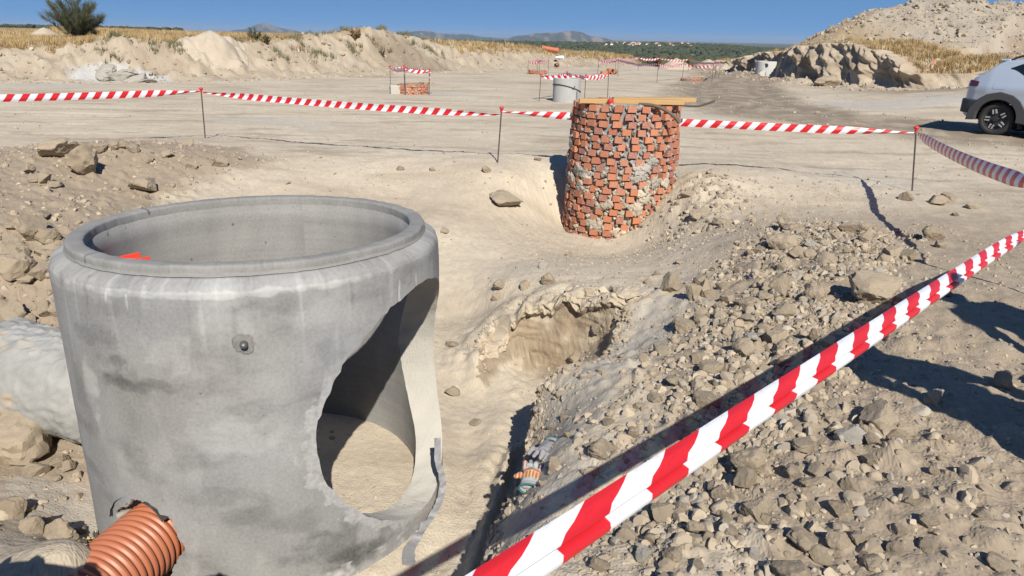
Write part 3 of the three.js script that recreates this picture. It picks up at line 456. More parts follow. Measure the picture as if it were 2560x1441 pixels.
// ------------------------------------------------------------------ brick shafts
const brickHead = [0, 1, 2, 3].map(() => brickGeo(0.118, 0.078, 0.16, 0.004));
const lumps = [0, 1, 2, 3, 4].map(i => lumpGeo(i * 7.3, 4, 1.3, 2.6));
function brickShaft(o) { // headers laid round a ring with mortar squeezed out between them
  const t = thing('brick_shaft', o.label, 'brick shaft', o.group, [o.x, o.y, o.z]);
  const items = [], mort = [], per = o.n, toCam = Math.atan2(-o.x, -o.z);
  for (let c = 0; c < o.courses; c++) {
    const y = (c + 0.5) * o.pitch, R = mix(o.r0, o.r1, Math.pow(c / Math.max(1, o.courses - 1), o.curve || 1));
    for (let i = 0; i < per; i++) {
      const a = ((i + (c % 2) * 0.5 + 0.18 * Math.sin(c * 2.3)) / per) * 6.2832 + rr(-0.022, 0.022), fa = Math.abs(Math.atan2(Math.sin(a - toCam), Math.cos(a - toCam)));
      const push = rr(-0.014, 0.016);
      items.push({ a, y: y + rr(-0.004, 0.004), r: R - 0.08 + push, fa, c, sx: rr(0.72, 0.98), g: brickHead[Math.floor(rnd() * 4)], m: brickMats[Math.floor(Math.pow(rnd(), 1.3) * 6)], tw: rr(-0.06, 0.06), tl: rr(-0.014, 0.014) });
      if (rnd() < (c > o.courses * 0.8 ? 0.72 : 0.93)) { // a squeezed lump in the perpend
        const am = a + Math.PI / per + rr(-0.03, 0.03), low = 1 - sst(0.25, 0.7, c / o.courses), nl = 2 + Math.floor(rnd() * 2);
        for (let k = 0; k < nl; k++) mort.push([am + rr(-0.05, 0.05), y + rr(-0.045, 0.045), R - rr(0.02, 0.06), rr(0.016, 0.036), rr(0.018, 0.036), rr(0.014, 0.03), low]);
      }
      if (o.smear && rnd() < o.smear(c / o.courses, a - toCam)) { const low = 1 - sst(0.25, 0.7, c / o.courses); for (let k = 0; k < 3; k++) mort.push([a + rr(-0.09, 0.09), y + rr(-0.05, 0.05), R - rr(0.0, 0.02), rr(0.04, 0.085), rr(0.035, 0.075), rr(0.016, 0.03), low]); }
    }
  }
  items.sort((p, q) => p.fa - q.fa);
  const rest = []; const D = new THREE.Object3D();
  items.forEach((b, i) => {
    D.position.set(Math.sin(b.a) * b.r, b.y, Math.cos(b.a) * b.r); D.rotation.set(b.tl, b.a + b.tw, b.tl * 0.8, 'YXZ'); D.scale.set(b.sx, 1, 1); D.updateMatrix();
    if (i < o.parts) { const m = mesh('brick', b.g, b.m, t); m.position.copy(D.position); m.rotation.copy(D.rotation); m.scale.copy(D.scale); }
    else rest.push(b.g.clone().applyMatrix4(D.matrix));
  });
  if (rest.length) stuff(new THREE.Mesh(mergeGeometries(rest), brickMats[1]), 'bricks', null, null, t);
  const gs = [], H = o.courses * o.pitch;
  { // mortar-filled core behind the brick faces, open at the top
    const nh = 40, na = 120, pf = []; for (let i = 0; i <= nh; i++) pf.push(new THREE.Vector2(mix(o.r0, o.r1, Math.pow(i / nh, o.curve || 1)) - 0.062, i / nh * H * 0.985));
    for (let i = 6; i >= 0; i--) pf.push(new THREE.Vector2(o.r1 - 0.2, H * 0.985 * i / 6));
    const g = new THREE.LatheGeometry(pf, na), P = g.attributes.position, C = new Float32Array(P.count * 3);
    for (let i = 0; i < P.count; i++) { const x = P.getX(i), y = P.getY(i), z = P.getZ(i), r = Math.hypot(x, z), e = 1 + (0.03 * fbm3(x * 16, y * 16, z * 16) + 0.02 * fbm3(x * 40, y * 40, z * 40)) / r; P.setXYZ(i, x * e, y, z * e); const low = 1 - sst(0.25, 0.7, y / H), k = 1 + 0.25 * fbm3(x * 20, y * 20, z * 20); C.set([mix(0.24, 0.36, low) * k, mix(0.235, 0.31, low) * k, mix(0.22, 0.235, low) * k], i * 3); }
    g.setAttribute('color', new THREE.BufferAttribute(C, 3)); g.computeVertexNormals(); mesh('mortar_core', g, mortarMat, t);
  }
  for (const [a, y, r, sx, sy, sz, low] of mort) {
    const g = lumps[Math.floor(rnd() * 5)].clone(), n = g.attributes.position.count, C = new Float32Array(n * 3), U = new Float32Array(n * 2), k = rr(0.8, 1.15), w = clamp(low + rr(-0.25, 0.25));
    D.position.set(Math.sin(a) * r, y, Math.cos(a) * r); D.rotation.set(rr(-0.3, 0.3), a, rr(0, 6)); D.scale.set(sx, sy, sz); if (sz < 0.031) D.rotation.z = rr(-0.4, 0.4); D.updateMatrix(); g.applyMatrix4(D.matrix);
    const P = g.attributes.position; for (let i = 0; i < n; i++) { C.set([mix(0.35, 0.47, w) * k, mix(0.34, 0.405, w) * k, mix(0.315, 0.31, w) * k], i * 3); U[i * 2] = P.getX(i) * 3; U[i * 2 + 1] = P.getY(i) * 3; }
    g.setAttribute('color', new THREE.BufferAttribute(C, 3)); g.setAttribute('uv', new THREE.BufferAttribute(U, 2)); gs.push(g);
  }
  stuff(new THREE.Mesh(mergeGeometries(gs), mortarMat), 'mortar', null, null, t);
  return t;
}
brickShaft({ label: 'tall round shaft of rough red bricks with squeezed out mortar', x: TW.x, y: -0.74, z: TW.z, r0: 0.8, r1: 0.73, courses: 19, pitch: 0.0965, n: 25, parts: 296, curve: 1.2, smear: (h, a) => (h < 0.72 && h > 0.08 ? 0.1 : 0.02) + 0.34 * Math.exp(-(((h - 0.36) / 0.13) ** 2) - (((a - 0.25) / 0.35) ** 2)) + 0.25 * Math.exp(-(((h - 0.63) / 0.08) ** 2) - (((a + 0.6) / 0.3) ** 2)) + 0.3 * Math.exp(-(((h - 0.12) / 0.1) ** 2) - (((a + 0.7) / 0.2) ** 2)) });
brickShaft({ label: 'low round brick shaft with boards on top inside a taped square', x: -3.55, y: -0.04, z: -25.0, r0: 0.53, r1: 0.53, courses: 4, pitch: 0.09, n: 22, parts: 88 });
brickShaft({ label: 'low brick shaft inside the taped square at the foot of the bank', x: 1.18, y: -0.04, z: -39.9, r0: 0.5, r1: 0.5, courses: 3, pitch: 0.09, n: 20, parts: 60 });
brickShaft({ label: 'broken knee high ring of bricks at the open end of the long taped strip', x: 8.7, y: -0.06, z: -36.3, r0: 0.5, r1: 0.5, courses: 2, pitch: 0.09, n: 20, parts: 40 });
// ------------------------------------------------------------------ boards and scrap lying on the shafts
const woodMap = dataTex(512, 128, (u, v) => { const gr = fbm(u * 3, v * 26 + 2 * n2(u * 5, v * 2), 4), kn = Math.exp(-(((u - 0.3) / 0.03) ** 2) - (((v - 0.4) / 0.12) ** 2)), k = 1 + 0.35 * gr + 0.08 * n2(u * 90, v * 60) - 0.6 * kn; return [gam(0.46 * k), gam(0.29 * k), gam(0.12 * k)]; });
const wood = new THREE.MeshStandardMaterial({ map: woodMap, roughness: 0.85 }), oldWood = new THREE.MeshStandardMaterial({ map: dataTex(256, 64, (u, v) => { const k = 0.2 + 0.08 * fbm(u * 4, v * 22, 4); return [gam(k * 1.05), gam(k * 0.92), gam(k * 0.76)]; }), roughness: 0.95 });
function plank(label, L, h, w, pos, turn, tilt = 0, mat = wood, group) {
  const g = new RoundedBoxGeometry(L, h, w, 2, 0.006), P = g.attributes.position; for (let i = 0; i < P.count; i++) P.setY(i, P.getY(i) + 0.012 * n2(P.getX(i) * 1.5 + L * 9, 3) + 0.003 * n2(P.getX(i) * 14, P.getZ(i) * 14));
  g.computeVertexNormals(); const m = solid('wooden_plank', g, mat, label, 'plank', group); m.position.set(...pos); m.rotation.set(0, turn, tilt); return m;
}
plank('longer yellowish plank across the front of the tall brick shaft', 1.36, 0.058, 0.16, [1.52, 1.125, -9.5], -0.035, 0.004);
plank('plank end sticking out right beyond the tall brick shaft top', 1.12, 0.055, 0.2, [1.88, 1.132, -9.85], 0.05, 0.006);
{ // curved strip of old plastic hanging off the shaft top
  const c = new THREE.CatmullRomCurve3([V(1.6, 1.105, -9.36), V(1.78, 1.1, -9.26), V(1.92, 1.05, -9.2), V(2.04, 0.97, -9.17), V(2.1, 0.9, -9.17)]);
  const g = new THREE.TubeGeometry(c, 30, 0.022, 8); solid('curved_hose_piece', g, std(lin(0.11, 0.085, 0.065), 0.7), 'dark curved hose piece drooping over the tall brick shaft', 'hose');
}
solid('bent_rod', tube([V(2.1, 1.1, -9.55), V(2.3, 1.085, -9.5), V(2.42, 1.09, -9.48), V(2.5, 1.12, -9.46), V(2.6, 1.16, -9.44)], 0.014, 24, 8), std(lin(0.1, 0.085, 0.075), 0.7, { metalness: 0.3 }), 'bent dark steel rod poking out past the shaft planks', 'rod');
plank('first weathered board laid over the low brick shaft', 0.75, 0.03, 0.16, [-3.55, 0.335, -24.75], 0.05, 0.01, oldWood);
plank('yellow board laid behind the weathered board on the low brick shaft', 0.9, 0.03, 0.16, [-3.3, 0.345, -25.05], -0.1, 0, wood);
plank('short board leaning at the taped strip far end', 0.5, 0.03, 0.2, [9.9, 0.3, -38.2], 0.1, 0.05, oldWood);
plank('board lying low inside the taped strip', 0.75, 0.04, 0.2, [9.4, 0.12, -38.0], -0.1, 0.06, wood);
{ // grey block beside the low shaft
  const g = new RoundedBoxGeometry(0.34, 0.3, 0.3, 3, 0.03), P = g.attributes.position; for (let i = 0; i < P.count; i++) { const x = P.getX(i), y = P.getY(i), z = P.getZ(i), e = 1 + 0.15 * fbm3(x * 9, y * 9, z * 9); P.setXYZ(i, x * e, y * e, z * e); } g.computeVertexNormals();
  const m = solid('concrete_block', g, cutMat, 'grey broken concrete block against the low brick shaft', 'block'); m.position.set(-4.12, 0.12, -24.75); m.rotation.y = 0.3;
}
{ // bricks tipped out at the start of the long taped strip
  for (const [x, y, z, t, l] of [[5.0, 0.06, -41.6, 0.2, 'brick lying flat at the post of the long taped strip'], [5.28, 0.09, -41.7, -0.1, 'brick heap leftmost piece on the taped strip ground'], [5.35, 0.22, -41.7, 0.5, 'brick resting on the other bricks in the taped strip']]) { const b = solid('loose_brick', brickGeo(0.36, 0.16, 0.24, 0.01), brickMats[0], l, 'brick'); b.position.set(x, y, z); b.rotation.y = t; }
  const ring = new THREE.LatheGeometry([[0.11, 0], [0.15, 0], [0.15, 0.3], [0.11, 0.3], [0.11, 0]].map(p => new THREE.Vector2(...p)), 32).rotateX(Math.PI / 2); const m = solid('clay_pipe_end', ring, brickMats[3], 'short clay pipe end lying by the loose bricks', 'pipe'); m.position.set(5.62, 0.15, -41.6); m.rotation.y = -0.5;
}
// ------------------------------------------------------------------ concrete ring with a strap
{
  const t = thing('concrete_ring', 'smooth grey concrete ring tied with a black strap', 'concrete ring', undefined, [1.6, 0, -22.85]);
  const g = new THREE.LatheGeometry([[0.36, -0.05], [0.43, -0.05], [0.432, 0], [0.428, 0.7], [0.42, 0.72], [0.36, 0.72], [0.355, 0.7], [0.36, -0.05]].map(p => new THREE.Vector2(...p)), 96);
  const mp = dataTex(512, 256, (u, v) => { const k = 0.36 + 0.05 * fbm(u * 12, v * 3, 4) + 0.02 * n2(u * 80, v * 30); return [gam(k), gam(k), gam(k * 0.97)]; });
  mesh('ring_wall', g, new THREE.MeshStandardMaterial({ map: mp, roughness: 0.92 }), t);
  const pts = []; for (let i = 0; i <= 40; i++) { const a = -2 + i / 40 * 3.6; pts.push(V(Math.sin(a) * 0.442, 0.43 + 0.08 * Math.sin(a * 1.3 + 2.3) - 0.04 * a, Math.cos(a) * 0.442)); }
  mesh('strap', mergeGeometries([tube(pts, 0.014, 80, 6), tube([V(0.16, 0.42, 0.42), V(0.2, 0.46, 0.44), V(0.22, 0.5, 0.46)], 0.014, 8, 6), tube([V(0.3, 0.34, 0.34), V(0.305, 0.2, 0.33), V(0.3, 0.02, 0.34)], 0.012, 8, 6)]), std(lin(0.03, 0.03, 0.033), 0.7), t);
}
{ // second precast chamber by the far end of the track
  const t = thing('precast_chamber', 'pale precast concrete chamber with round openings beside the far track', 'chamber', undefined, [14.0, height(14.0, -41) - 0.05, -41.0], 0.15);
  const mat = std(lin(0.5, 0.5, 0.48), 0.95), ev = new Evaluator(); ev.useGroups = false;
  let b = new Brush(new THREE.LatheGeometry([[0.5, 0], [0.62, 0], [0.62, 0.98], [0.6, 1.0], [0.52, 1.0], [0.5, 0.98], [0.5, 0]].map(p => new THREE.Vector2(...p)), 64), mat); b.updateMatrixWorld();
  for (const [th, y, r] of [[52, 0.55, 0.34], [-48, 0.36, 0.2], [-34, 0.78, 0.12], [-140, 0.5, 0.34]]) { const k = new Brush(new THREE.CylinderGeometry(r, r, 0.7, 40).rotateX(Math.PI / 2).translate(0, 0, 0.55).rotateY(th / R2D).translate(0, y, 0), mat); k.updateMatrixWorld(); b = ev.evaluate(b, k, SUBTRACTION); b.updateMatrixWorld(); }
  mesh('chamber_wall', b.geometry, mat, t);
}
// ------------------------------------------------------------------ barrier posts and striped tape
const steel = std(lin(0.085, 0.07, 0.06), 0.75, { metalness: 0.35 }), capRed = std(lin(0.55, 0.03, 0.03), 0.45);
const capGeo = new THREE.LatheGeometry([[0.001, 0.055], [0.02, 0.053], [0.033, 0.043], [0.036, 0.03], [0.03, 0.02], [0.02, 0.016], [0.018, -0.03], [0.013, -0.032]].map(p => new THREE.Vector2(...p)), 20);
const rodGeo = new THREE.CylinderGeometry(0.0105, 0.0105, 1, 10).translate(0, 0.5, 0);
function post(label, base, top, group) {
  const t = thing('barrier_post', label, 'post', group, base); const d = V(...top).sub(V(...base)), L = d.length();
  t.quaternion.setFromUnitVectors(V(0, 1, 0), d.normalize());
  const r = mesh('rod', rodGeo, steel, t); r.position.y = -0.12; r.scale.y = L + 0.1; const c = mesh('cap', capGeo, capRed, t); c.position.y = L - 0.03; return t;
}
const stripe = dataTex(512, 128, (u, v) => { const p = ((u - 0.42 * v) % 1 + 1) % 1, e = sst(0, 0.012, p) * (1 - sst(0.5, 0.512, p)), k = 0.97 + 0.05 * fbm(u * 3, v * 14, 4) - 0.16 * sst(0.2, 0.5, fbm(u * 9 + 4, v * 5, 4)); return [gam(mix(0.72, 0.58, e) * k), gam(mix(0.74, 0.012, e) * k), gam(mix(0.78, 0.02, e) * k)]; });
const longStripe = dataTex(512, 256, (u, v) => { const p = ((u + v) % 1 + 1) % 1, e = sst(0, 0.012, p) * (1 - sst(0.5, 0.512, p)), k = 0.97 + 0.05 * fbm(u * 3, v * 14, 4) - 0.14 * sst(0.2, 0.5, fbm(u * 9 + 4, v * 5, 4)); return [gam(mix(0.72, 0.58, e) * k), gam(mix(0.74, 0.012, e) * k), gam(mix(0.78, 0.02, e) * k)]; });
const tapeMat = new THREE.MeshPhysicalMaterial({ map: stripe, roughness: 0.38, side: THREE.DoubleSide, transmission: 0.12, thickness: 0 });
// ribbon along a curve; prof(s, L) gives the cross-section as [across, out, v] points
function ribbon(pts, prof, N, upFn, period = 0.2) {
  const c = new THREE.CatmullRomCurve3(pts, false, 'centripetal'), L = c.getLength(), P = [], UV = [], I = []; let M = 0;
  for (let i = 0; i <= N; i++) {
    const s = i / N, p = c.getPointAt(s), t = c.getTangentAt(s), up = upFn(s, L), side = up.clone().addScaledVector(t, -up.dot(t)).normalize(), nor = t.clone().cross(side), q = prof(s, L); M = q.length;
    for (const [a, o, v] of q) { const w = p.clone().addScaledVector(side, a).addScaledVector(nor, o); P.push(w.x, w.y, w.z); UV.push(s * L / period, v); }
  }
  for (let i = 0; i < N; i++) for (let j = 0; j < M - 1; j++) { const a = i * M + j; I.push(a, a + M, a + 1, a + 1, a + M, a + M + 1); }
  const g = new THREE.BufferGeometry(); g.setAttribute('position', new THREE.Float32BufferAttribute(P, 3)); g.setAttribute('uv', new THREE.Float32BufferAttribute(UV, 2)); g.setIndex(I); g.computeVertexNormals(); return g;
}
function span(label, A, B, o = {}) { // a tape hung between two points, gathered at its knots
  const n = 9, pts = [], a = V(...A), b = V(...B), sd = o.seed || 1; for (let i = 0; i <= n; i++) { const s = i / n, p = a.clone().lerp(b, s); p.y -= (o.sag || 0.03) * 4 * s * (1 - s); p.y += (o.wob || 0) * n2(s * 5 + sd, sd) * Math.sin(Math.PI * s); pts.push(p); }
  const W = o.w || 0.1, len = a.distanceTo(b), gat = o.gather || 0.5;
  return solid('barrier_tape', ribbon(pts, (s, L) => { const e = Math.min(s * L, (1 - s) * L), k = mix(0.22, 1, sst(0, gat, e)); return [-1, -0.6, -0.2, 0.2, 0.6, 1].map((v, i) => [v * W / 2 * k, (0.006 + 0.03 * (1 - sst(0, gat, e))) * Math.sin(v * 3 + sd) * k + 0.006 * n2(s * L * 2 + sd, v * 1.5), (v + 1) / 2]); }, Math.ceil(len * (o.res || 14)), s => { const w = (o.lean || 0) + (o.twist || 0.1) * n2(s * len * (o.tf || 0.5) + sd * 3, sd); return V(0, Math.cos(w), Math.sin(w)); }), tapeMat, label, 'tape', o.group);
}
const PA = [-5.583, 0.933, -12.836], PB = [-0.205, 0.9, -10.674], PC = [5.329, 0.86, -9.5], PD = [3.54, 1.06, -4.56], PE = [-8.8, 0.98, -9.6], PF = [-0.85, 1.07, -0.12];
post('steel rod post with red cap at the boulder end of the mid ground tape', [-5.62, height(-5.6, -12.836), -12.836], PA);
post('steel rod post with red cap left of the tall brick shaft', [-0.255, height(-0.25, -10.674), -10.674], PB);
post('steel rod post with red cap where the tape turns towards the viewer', [5.45, height(5.45, -9.5), -9.5], PC);
post('barrier post at the corner between the turning tape and near tape', [3.57, height(3.57, -4.56), -4.56], PD);
post('barrier post beyond the spoil slope end of the mid ground tape', [-8.85, height(-8.85, -9.6), -9.6], PE);
post('barrier post holding the low end of the near tape', [-0.85, height(-0.85, -0.12), -0.12], PF);
const under = (p, d = 0.05) => [p[0], p[1] - d, p[2]];
span('striped tape from the spoil slope to the post by the boulders', under(PE, 0.03), under(PA, 0.045), { sag: 0.0, w: 0.11, seed: 2, gather: 0.9, twist: 0.25 });
span('striped tape between the boulder post and the shaft side post', under(PA, 0.06), under(PB, 0.1), { sag: 0.03, w: 0.105, seed: 5, gather: 1.1 });
span('striped tape running behind the tall brick shaft to the corner post', under(PB, 0.055), under(PC, 0.07), { sag: 0.02, w: 0.105, seed: 8, gather: 1.0 });
{ // tape from the corner post back towards the viewer, cupped and seen on its shaded face
  const a = V(...under(PC, 0.06)), b = V(...under(PD, 0.05)), pts = [0, 0.2, 0.45, 0.7, 1].map(s => { const p = a.clone().lerp(b, s); p.y -= 0.09 * 4 * s * (1 - s) * 0.6; return p; });
  solid('barrier_tape', ribbon(pts, (s, L) => { const k = mix(0.2, 1, sst(0, 0.9, Math.min(s, 1 - s) * L)); return [-1, -0.7, -0.4, -0.1, 0.2, 0.5, 0.8, 1].map(v => [v * 0.06 * k, 0.022 * k * (1 - v * v) + 0.02 * k * Math.max(0, v - 0.3), (v + 1) * 0.5 * 0.6]); }, 110, s => V(0.25 * sst(0.2, 1, s), 1, 0)), tapeMat, 'striped tape turning from the corner post towards the viewer', 'tape');
}
{ // the near tape, folded lengthwise into two faces
  const dir = V(2.05, -0.13, -2.1), p0 = V(0.21, 0.985, -1.2), pts = [V(...under(PF, 0.02))]; for (const s of [-0.25, 0, 0.25, 0.5, 0.75, 1, 1.2]) { const p = p0.clone().addScaledVector(dir, s); pts.push(p); } pts.push(V(3.52, 0.775, -4.56));
  solid('barrier_tape', ribbon(pts, (s, L) => { const k = 1 - 0.55 * sst(0.86, 1, s) - 0.5 * sst(0.14, 0, s); return [[0.058, -0.014, 0.1], [0.045, -0.003, 0.2], [0.03, 0.002, 0.3], [0.015, 0.001, 0.4], [0.003, 0.007, 0.48], [-0.002, 0.005, 0.5], [-0.002, -0.014, 0.5], [-0.008, -0.008, 0.5], [-0.025, 0.004, 0.5], [-0.04, -0.004, 0.5], [-0.048, -0.014, 0.5]].map(([a, o, v]) => [a * k * 0.74, (o + 0.005 * n2(s * 14, a * 30) + 0.002 * n2(s * 60, a * 60)) * k, v]); }, 220, s => V(-0.38, 0.75, -0.42), 0.3), new THREE.MeshPhysicalMaterial({ map: longStripe, roughness: 0.42, side: THREE.DoubleSide, transmission: 0.12, thickness: 0 }), 'striped tape folded double crossing low in front of the rubble', 'tape');
}
// far taped squares
const rect = (posts, topH, labelP, labelT, o) => { const T = []; posts.forEach(([x, z], i) => { const y = height(x, z), h = topH + rr(-0.04, 0.04); T.push([x + rr(-0.04, 0.04), y + h, z]); post(labelP, [x, y, z], T[i], labelP); }); for (let i = 0; i < (o.open ? T.length - 1 : T.length); i++) span(labelT, under(T[i], 0.06), under(T[(i + 1) % T.length], 0.06), { sag: o.sag || 0.05, w: 0.12, seed: i + o.seed, gather: 0.3, twist: 0.9, tf: 1.5, wob: 0.06, res: 9, group: labelT }); return T; };
{
  const T = rect([[-4.53, -26.2], [-3.7, -24.3], [-2.94, -24.6], [-4.1, -26.8]], 0.86, 'thin post of the taped square round the low boarded shaft', 'crumpled striped tape of the square round the low boarded shaft', { seed: 20 });
  for (const [p, d, l] of [[T[3], 0.42, 'loose tape end hanging from the middle rear post of the boarded shaft square'], [T[2], 0.34, 'loose tape end hanging from the right post of the boarded shaft square']]) span(l, under(p, 0.06), [p[0] + 0.04, p[1] - d, p[2] + 0.06], { sag: 0, w: 0.1, seed: 3, gather: 0.1, twist: 1.5, tf: 5, res: 40 });
  rect([[0.75, -22.9], [1.75, -24.6], [2.15, -22.6], [3.0, -23.6]], 0.8, 'thin post of the taped square round the concrete ring', 'crumpled striped tape of the square round the concrete ring', { seed: 30 });
  rect([[0.63, -39.6], [1.2, -41.3], [1.78, -40.4], [1.25, -39.0]], 0.72, 'thin post of the taped square at the foot of the bank', 'striped tape of the square at the foot of the bank', { seed: 40 });
  rect([[4.46, -40.04], [5.9, -43.5], [7.82, -47.0], [9.2, -47.5], [10.9, -46.5], [11.16, -40.26], [10.6, -39.0], [9.65, -35.93], [8.38, -36.87], [6.69, -34.64], [5.4, -38.8]], 0.85, 'thin post of the long taped strip on the far plain', 'striped tape of the long strip on the far plain', { seed: 50, sag: 0.1 });
}
{ // spare red cap on the shaft boards
  const m = solid('post_cap', new THREE.LatheGeometry([[0.001, 0.075], [0.035, 0.075], [0.042, 0.06], [0.034, 0.02], [0.034, 0], [0.001, 0]].map(p => new THREE.Vector2(...p)), 20), capRed, 'loose red plastic cap in front of the shaft planks', 'cap'); m.position.set(1.24, 1.09, -9.36); m.rotation.z = 0.2;
}

// ------------------------------------------------------------------ parked car, rear quarter in view
{
  const T = [[0.03, 0.95], [0.08, 1.1], [0.16, 1.22], [0.32, 1.31], [0.6, 1.56], [0.7, 1.6], [1.1, 1.645], [1.7, 1.655], [2.4, 1.6], [2.95, 1.34], [3.25, 1.14], [3.6, 1.1], [4.0, 1.04], [4.2, 0.94], [4.3, 0.78]];
  const lt = (A, x) => { if (x <= A[0][0]) return A[0][1]; for (let i = 1; i < A.length; i++) if (x <= A[i][0]) return mix(A[i - 1][1], A[i][1], (x - A[i - 1][0]) / (A[i][0] - A[i - 1][0])); return A[A.length - 1][1]; };
  const Wt = [[0.03, 0.66], [0.1, 0.77], [0.25, 0.84], [0.5, 0.89], [0.9, 0.905], [3.3, 0.9], [3.8, 0.86], [4.15, 0.74], [4.3, 0.58]];
  const bot = x => 0.3 + 0.14 * Math.pow(clamp((0.35 - x) / 0.35), 1.5) + 0.1 * Math.pow(clamp((x - 3.95) / 0.35), 2);
  const halfW = (x, y) => { const W = lt(Wt, x); let w = W * (1 - 0.05 * clamp((0.7 - y) / 0.4) ** 2); w *= 1 + 0.018 * Math.exp(-(((y - 0.98) / 0.1) ** 2)); if (y > 1.02) w -= 0.235 * Math.pow((y - 1.02) / 0.62, 1.25); return w; };
  const surf = (x, s) => { // s 0 sill .. 0.7 roof edge .. 1 roof centre
    const t = lt(T, x), b = bot(x), rad = 0.07; if (s < 0.7) { const k = s / 0.7, y = mix(b, t - rad, k); return [y, halfW(x, y)]; }
    const w0 = halfW(x, t - rad), a = (s - 0.7) / 0.3; if (a < 0.35) { const q = a / 0.35 * Math.PI / 2; return [t - rad + rad * 0.86 * Math.sin(q), w0 - rad * 1.1 * (1 - Math.cos(q))]; }
    const w1 = w0 - rad * 1.1, k = (a - 0.35) / 0.65; return [t - rad * 0.14 + 0.022 * Math.sin(k * Math.PI / 2), w1 * (1 - k)];
  };
  const N = 90, M = 36, P = [], I = [], xs = [...Array(N + 1)].map((_, i) => 0.03 + 4.27 * (0.5 - 0.5 * Math.cos(Math.PI * i / N)) * 0.55 + 4.27 * i / N * 0.45);
  const ring = 2 * M + 1;
  for (const x of xs) for (let j = 0; j < ring; j++) { const s = j <= M ? j / M : (2 * M - j) / M, [y, w] = surf(x, s); P.push(x, y, (j <= M ? 1 : -1) * w); }
  for (let i = 0; i < N; i++) for (let j = 0; j < ring; j++) { const a = i * ring + j, b = i * ring + (j + 1) % ring, c = a + ring, d = b + ring; I.push(a, b, c, b, d, c); }
  for (const e of [0, N]) { const k = P.length / 3, x = xs[e]; P.push(x + (e ? 0.03 : -0.02), (bot(x) + lt(T, x)) / 2, 0); for (let j = 0; j < ring; j++) { const a = e * ring + j, b = e * ring + (j + 1) % ring; e ? I.push(a, b, k) : I.push(b, a, k); } }
  const g = new THREE.BufferGeometry(); g.setAttribute('position', new THREE.Float32BufferAttribute(P, 3)); g.setAttribute('uv', new THREE.Float32BufferAttribute(new Float32Array(P.length / 3 * 2), 2)); g.setIndex(I); g.computeVertexNormals();
  const paint = new THREE.MeshPhysicalMaterial({ color: lin(0.42, 0.48, 0.56), roughness: 0.35, metalness: 0.25, clearcoat: 0.7, clearcoatRoughness: 0.15 }), black = std(lin(0.022, 0.022, 0.024), 0.7), clad = std(lin(0.05, 0.051, 0.055), 0.65), glass = new THREE.MeshPhysicalMaterial({ color: lin(0.008, 0.009, 0.01), roughness: 0.08, clearcoat: 1, clearcoatRoughness: 0.03 });
  const ang = -52 / R2D, t = thing('parked_car', 'pale silver blue hatchback car with grey wheel arch cladding on the track', 'car');
  const rw = V(10.72, 0, -16.05), off = V(0.8, 0, 0.86).applyAxisAngle(V(0, 1, 0), ang); t.position.copy(rw).sub(off); t.position.y = 0.015; t.rotation.y = ang;
  const ev = new Evaluator(); ev.useGroups = true; let b = new Brush(g, paint); b.updateMatrixWorld();
  const arches = [0.8, 3.46]; for (const ax of arches) for (const s of [1, -1]) { const k = new Brush(new THREE.CylinderGeometry(0.43, 0.43, 0.5, 40).rotateX(Math.PI / 2).translate(ax, 0.36, s * 0.82), clad); k.updateMatrixWorld(); b = ev.evaluate(b, k, SUBTRACTION); b.updateMatrixWorld(); }
  mesh('body', b.geometry, b.material, t);
  const patch = (x0, x1, lo, hi, side, lift, n = 24, m = 8) => { // a panel lying on the body side
    const p = [], ix = []; for (let i = 0; i <= n; i++) { const x = mix(x0, x1, i / n); for (let j = 0; j <= m; j++) { const y = mix(lo(x), hi(x), j / m), w = halfW(x, y) + lift; p.push(x, y, side * w); } }
    for (let i = 0; i < n; i++) for (let j = 0; j < m; j++) { const a = i * (m + 1) + j, c = a + m + 1; side > 0 ? ix.push(a, c, a + 1, a + 1, c, c + 1) : ix.push(a, a + 1, c, a + 1, c + 1, c); }
    const q = new THREE.BufferGeometry(); q.setAttribute('position', new THREE.Float32BufferAttribute(p, 3)); q.setIndex(ix); q.computeVertexNormals(); return q;
  };
  for (const s of [1, -1]) {
    mesh('rear_side_window', patch(0.84, 1.42, x => mix(1.42, 1.21, sst(0.84, 1.36, x)), x => mix(1.44, 1.545, sst(0.8, 1.1, x)), s, 0.006), glass, t);
    mesh('door_window', patch(1.45, 2.15, x => mix(1.2, 1.13, (x - 1.45) / 0.7), x => 1.56 - 0.01 * (x - 1.5), s, 0.006), glass, t);
    mesh('door_window', patch(2.19, 2.82, x => 1.12, x => mix(1.55, 1.2, sst(2.2, 2.9, x)), s, 0.006), glass, t);
    mesh('tail_light', patch(0.05, 0.3, x => 1.02 + 0.03 * x, x => mix(1.17, 1.13, x / 0.3) - (x < 0.1 ? 0.05 * (0.1 - x) / 0.07 : 0), s, 0.012, 10, 4), new THREE.MeshPhysicalMaterial({ color: lin(0.10, 0.008, 0.01), roughness: 0.12, clearcoat: 1 }), t);
    mesh('sill_cladding', patch(1.26, 3.02, x => 0.29, x => 0.47, s, 0.018), clad, t);
    if (s > 0) mesh('fuel_flap', patch(0.62, 0.86, x => 0.99, x => 1.13, s, 0.004, 8, 4), paint, t);
    mesh('roof_rail', tube([V(0.75, 1.6, s * 0.6), V(0.95, 1.69, s * 0.6), V(1.6, 1.715, s * 0.61), V(2.2, 1.69, s * 0.6), V(2.45, 1.6, s * 0.6)], 0.022, 30, 8), black, t);
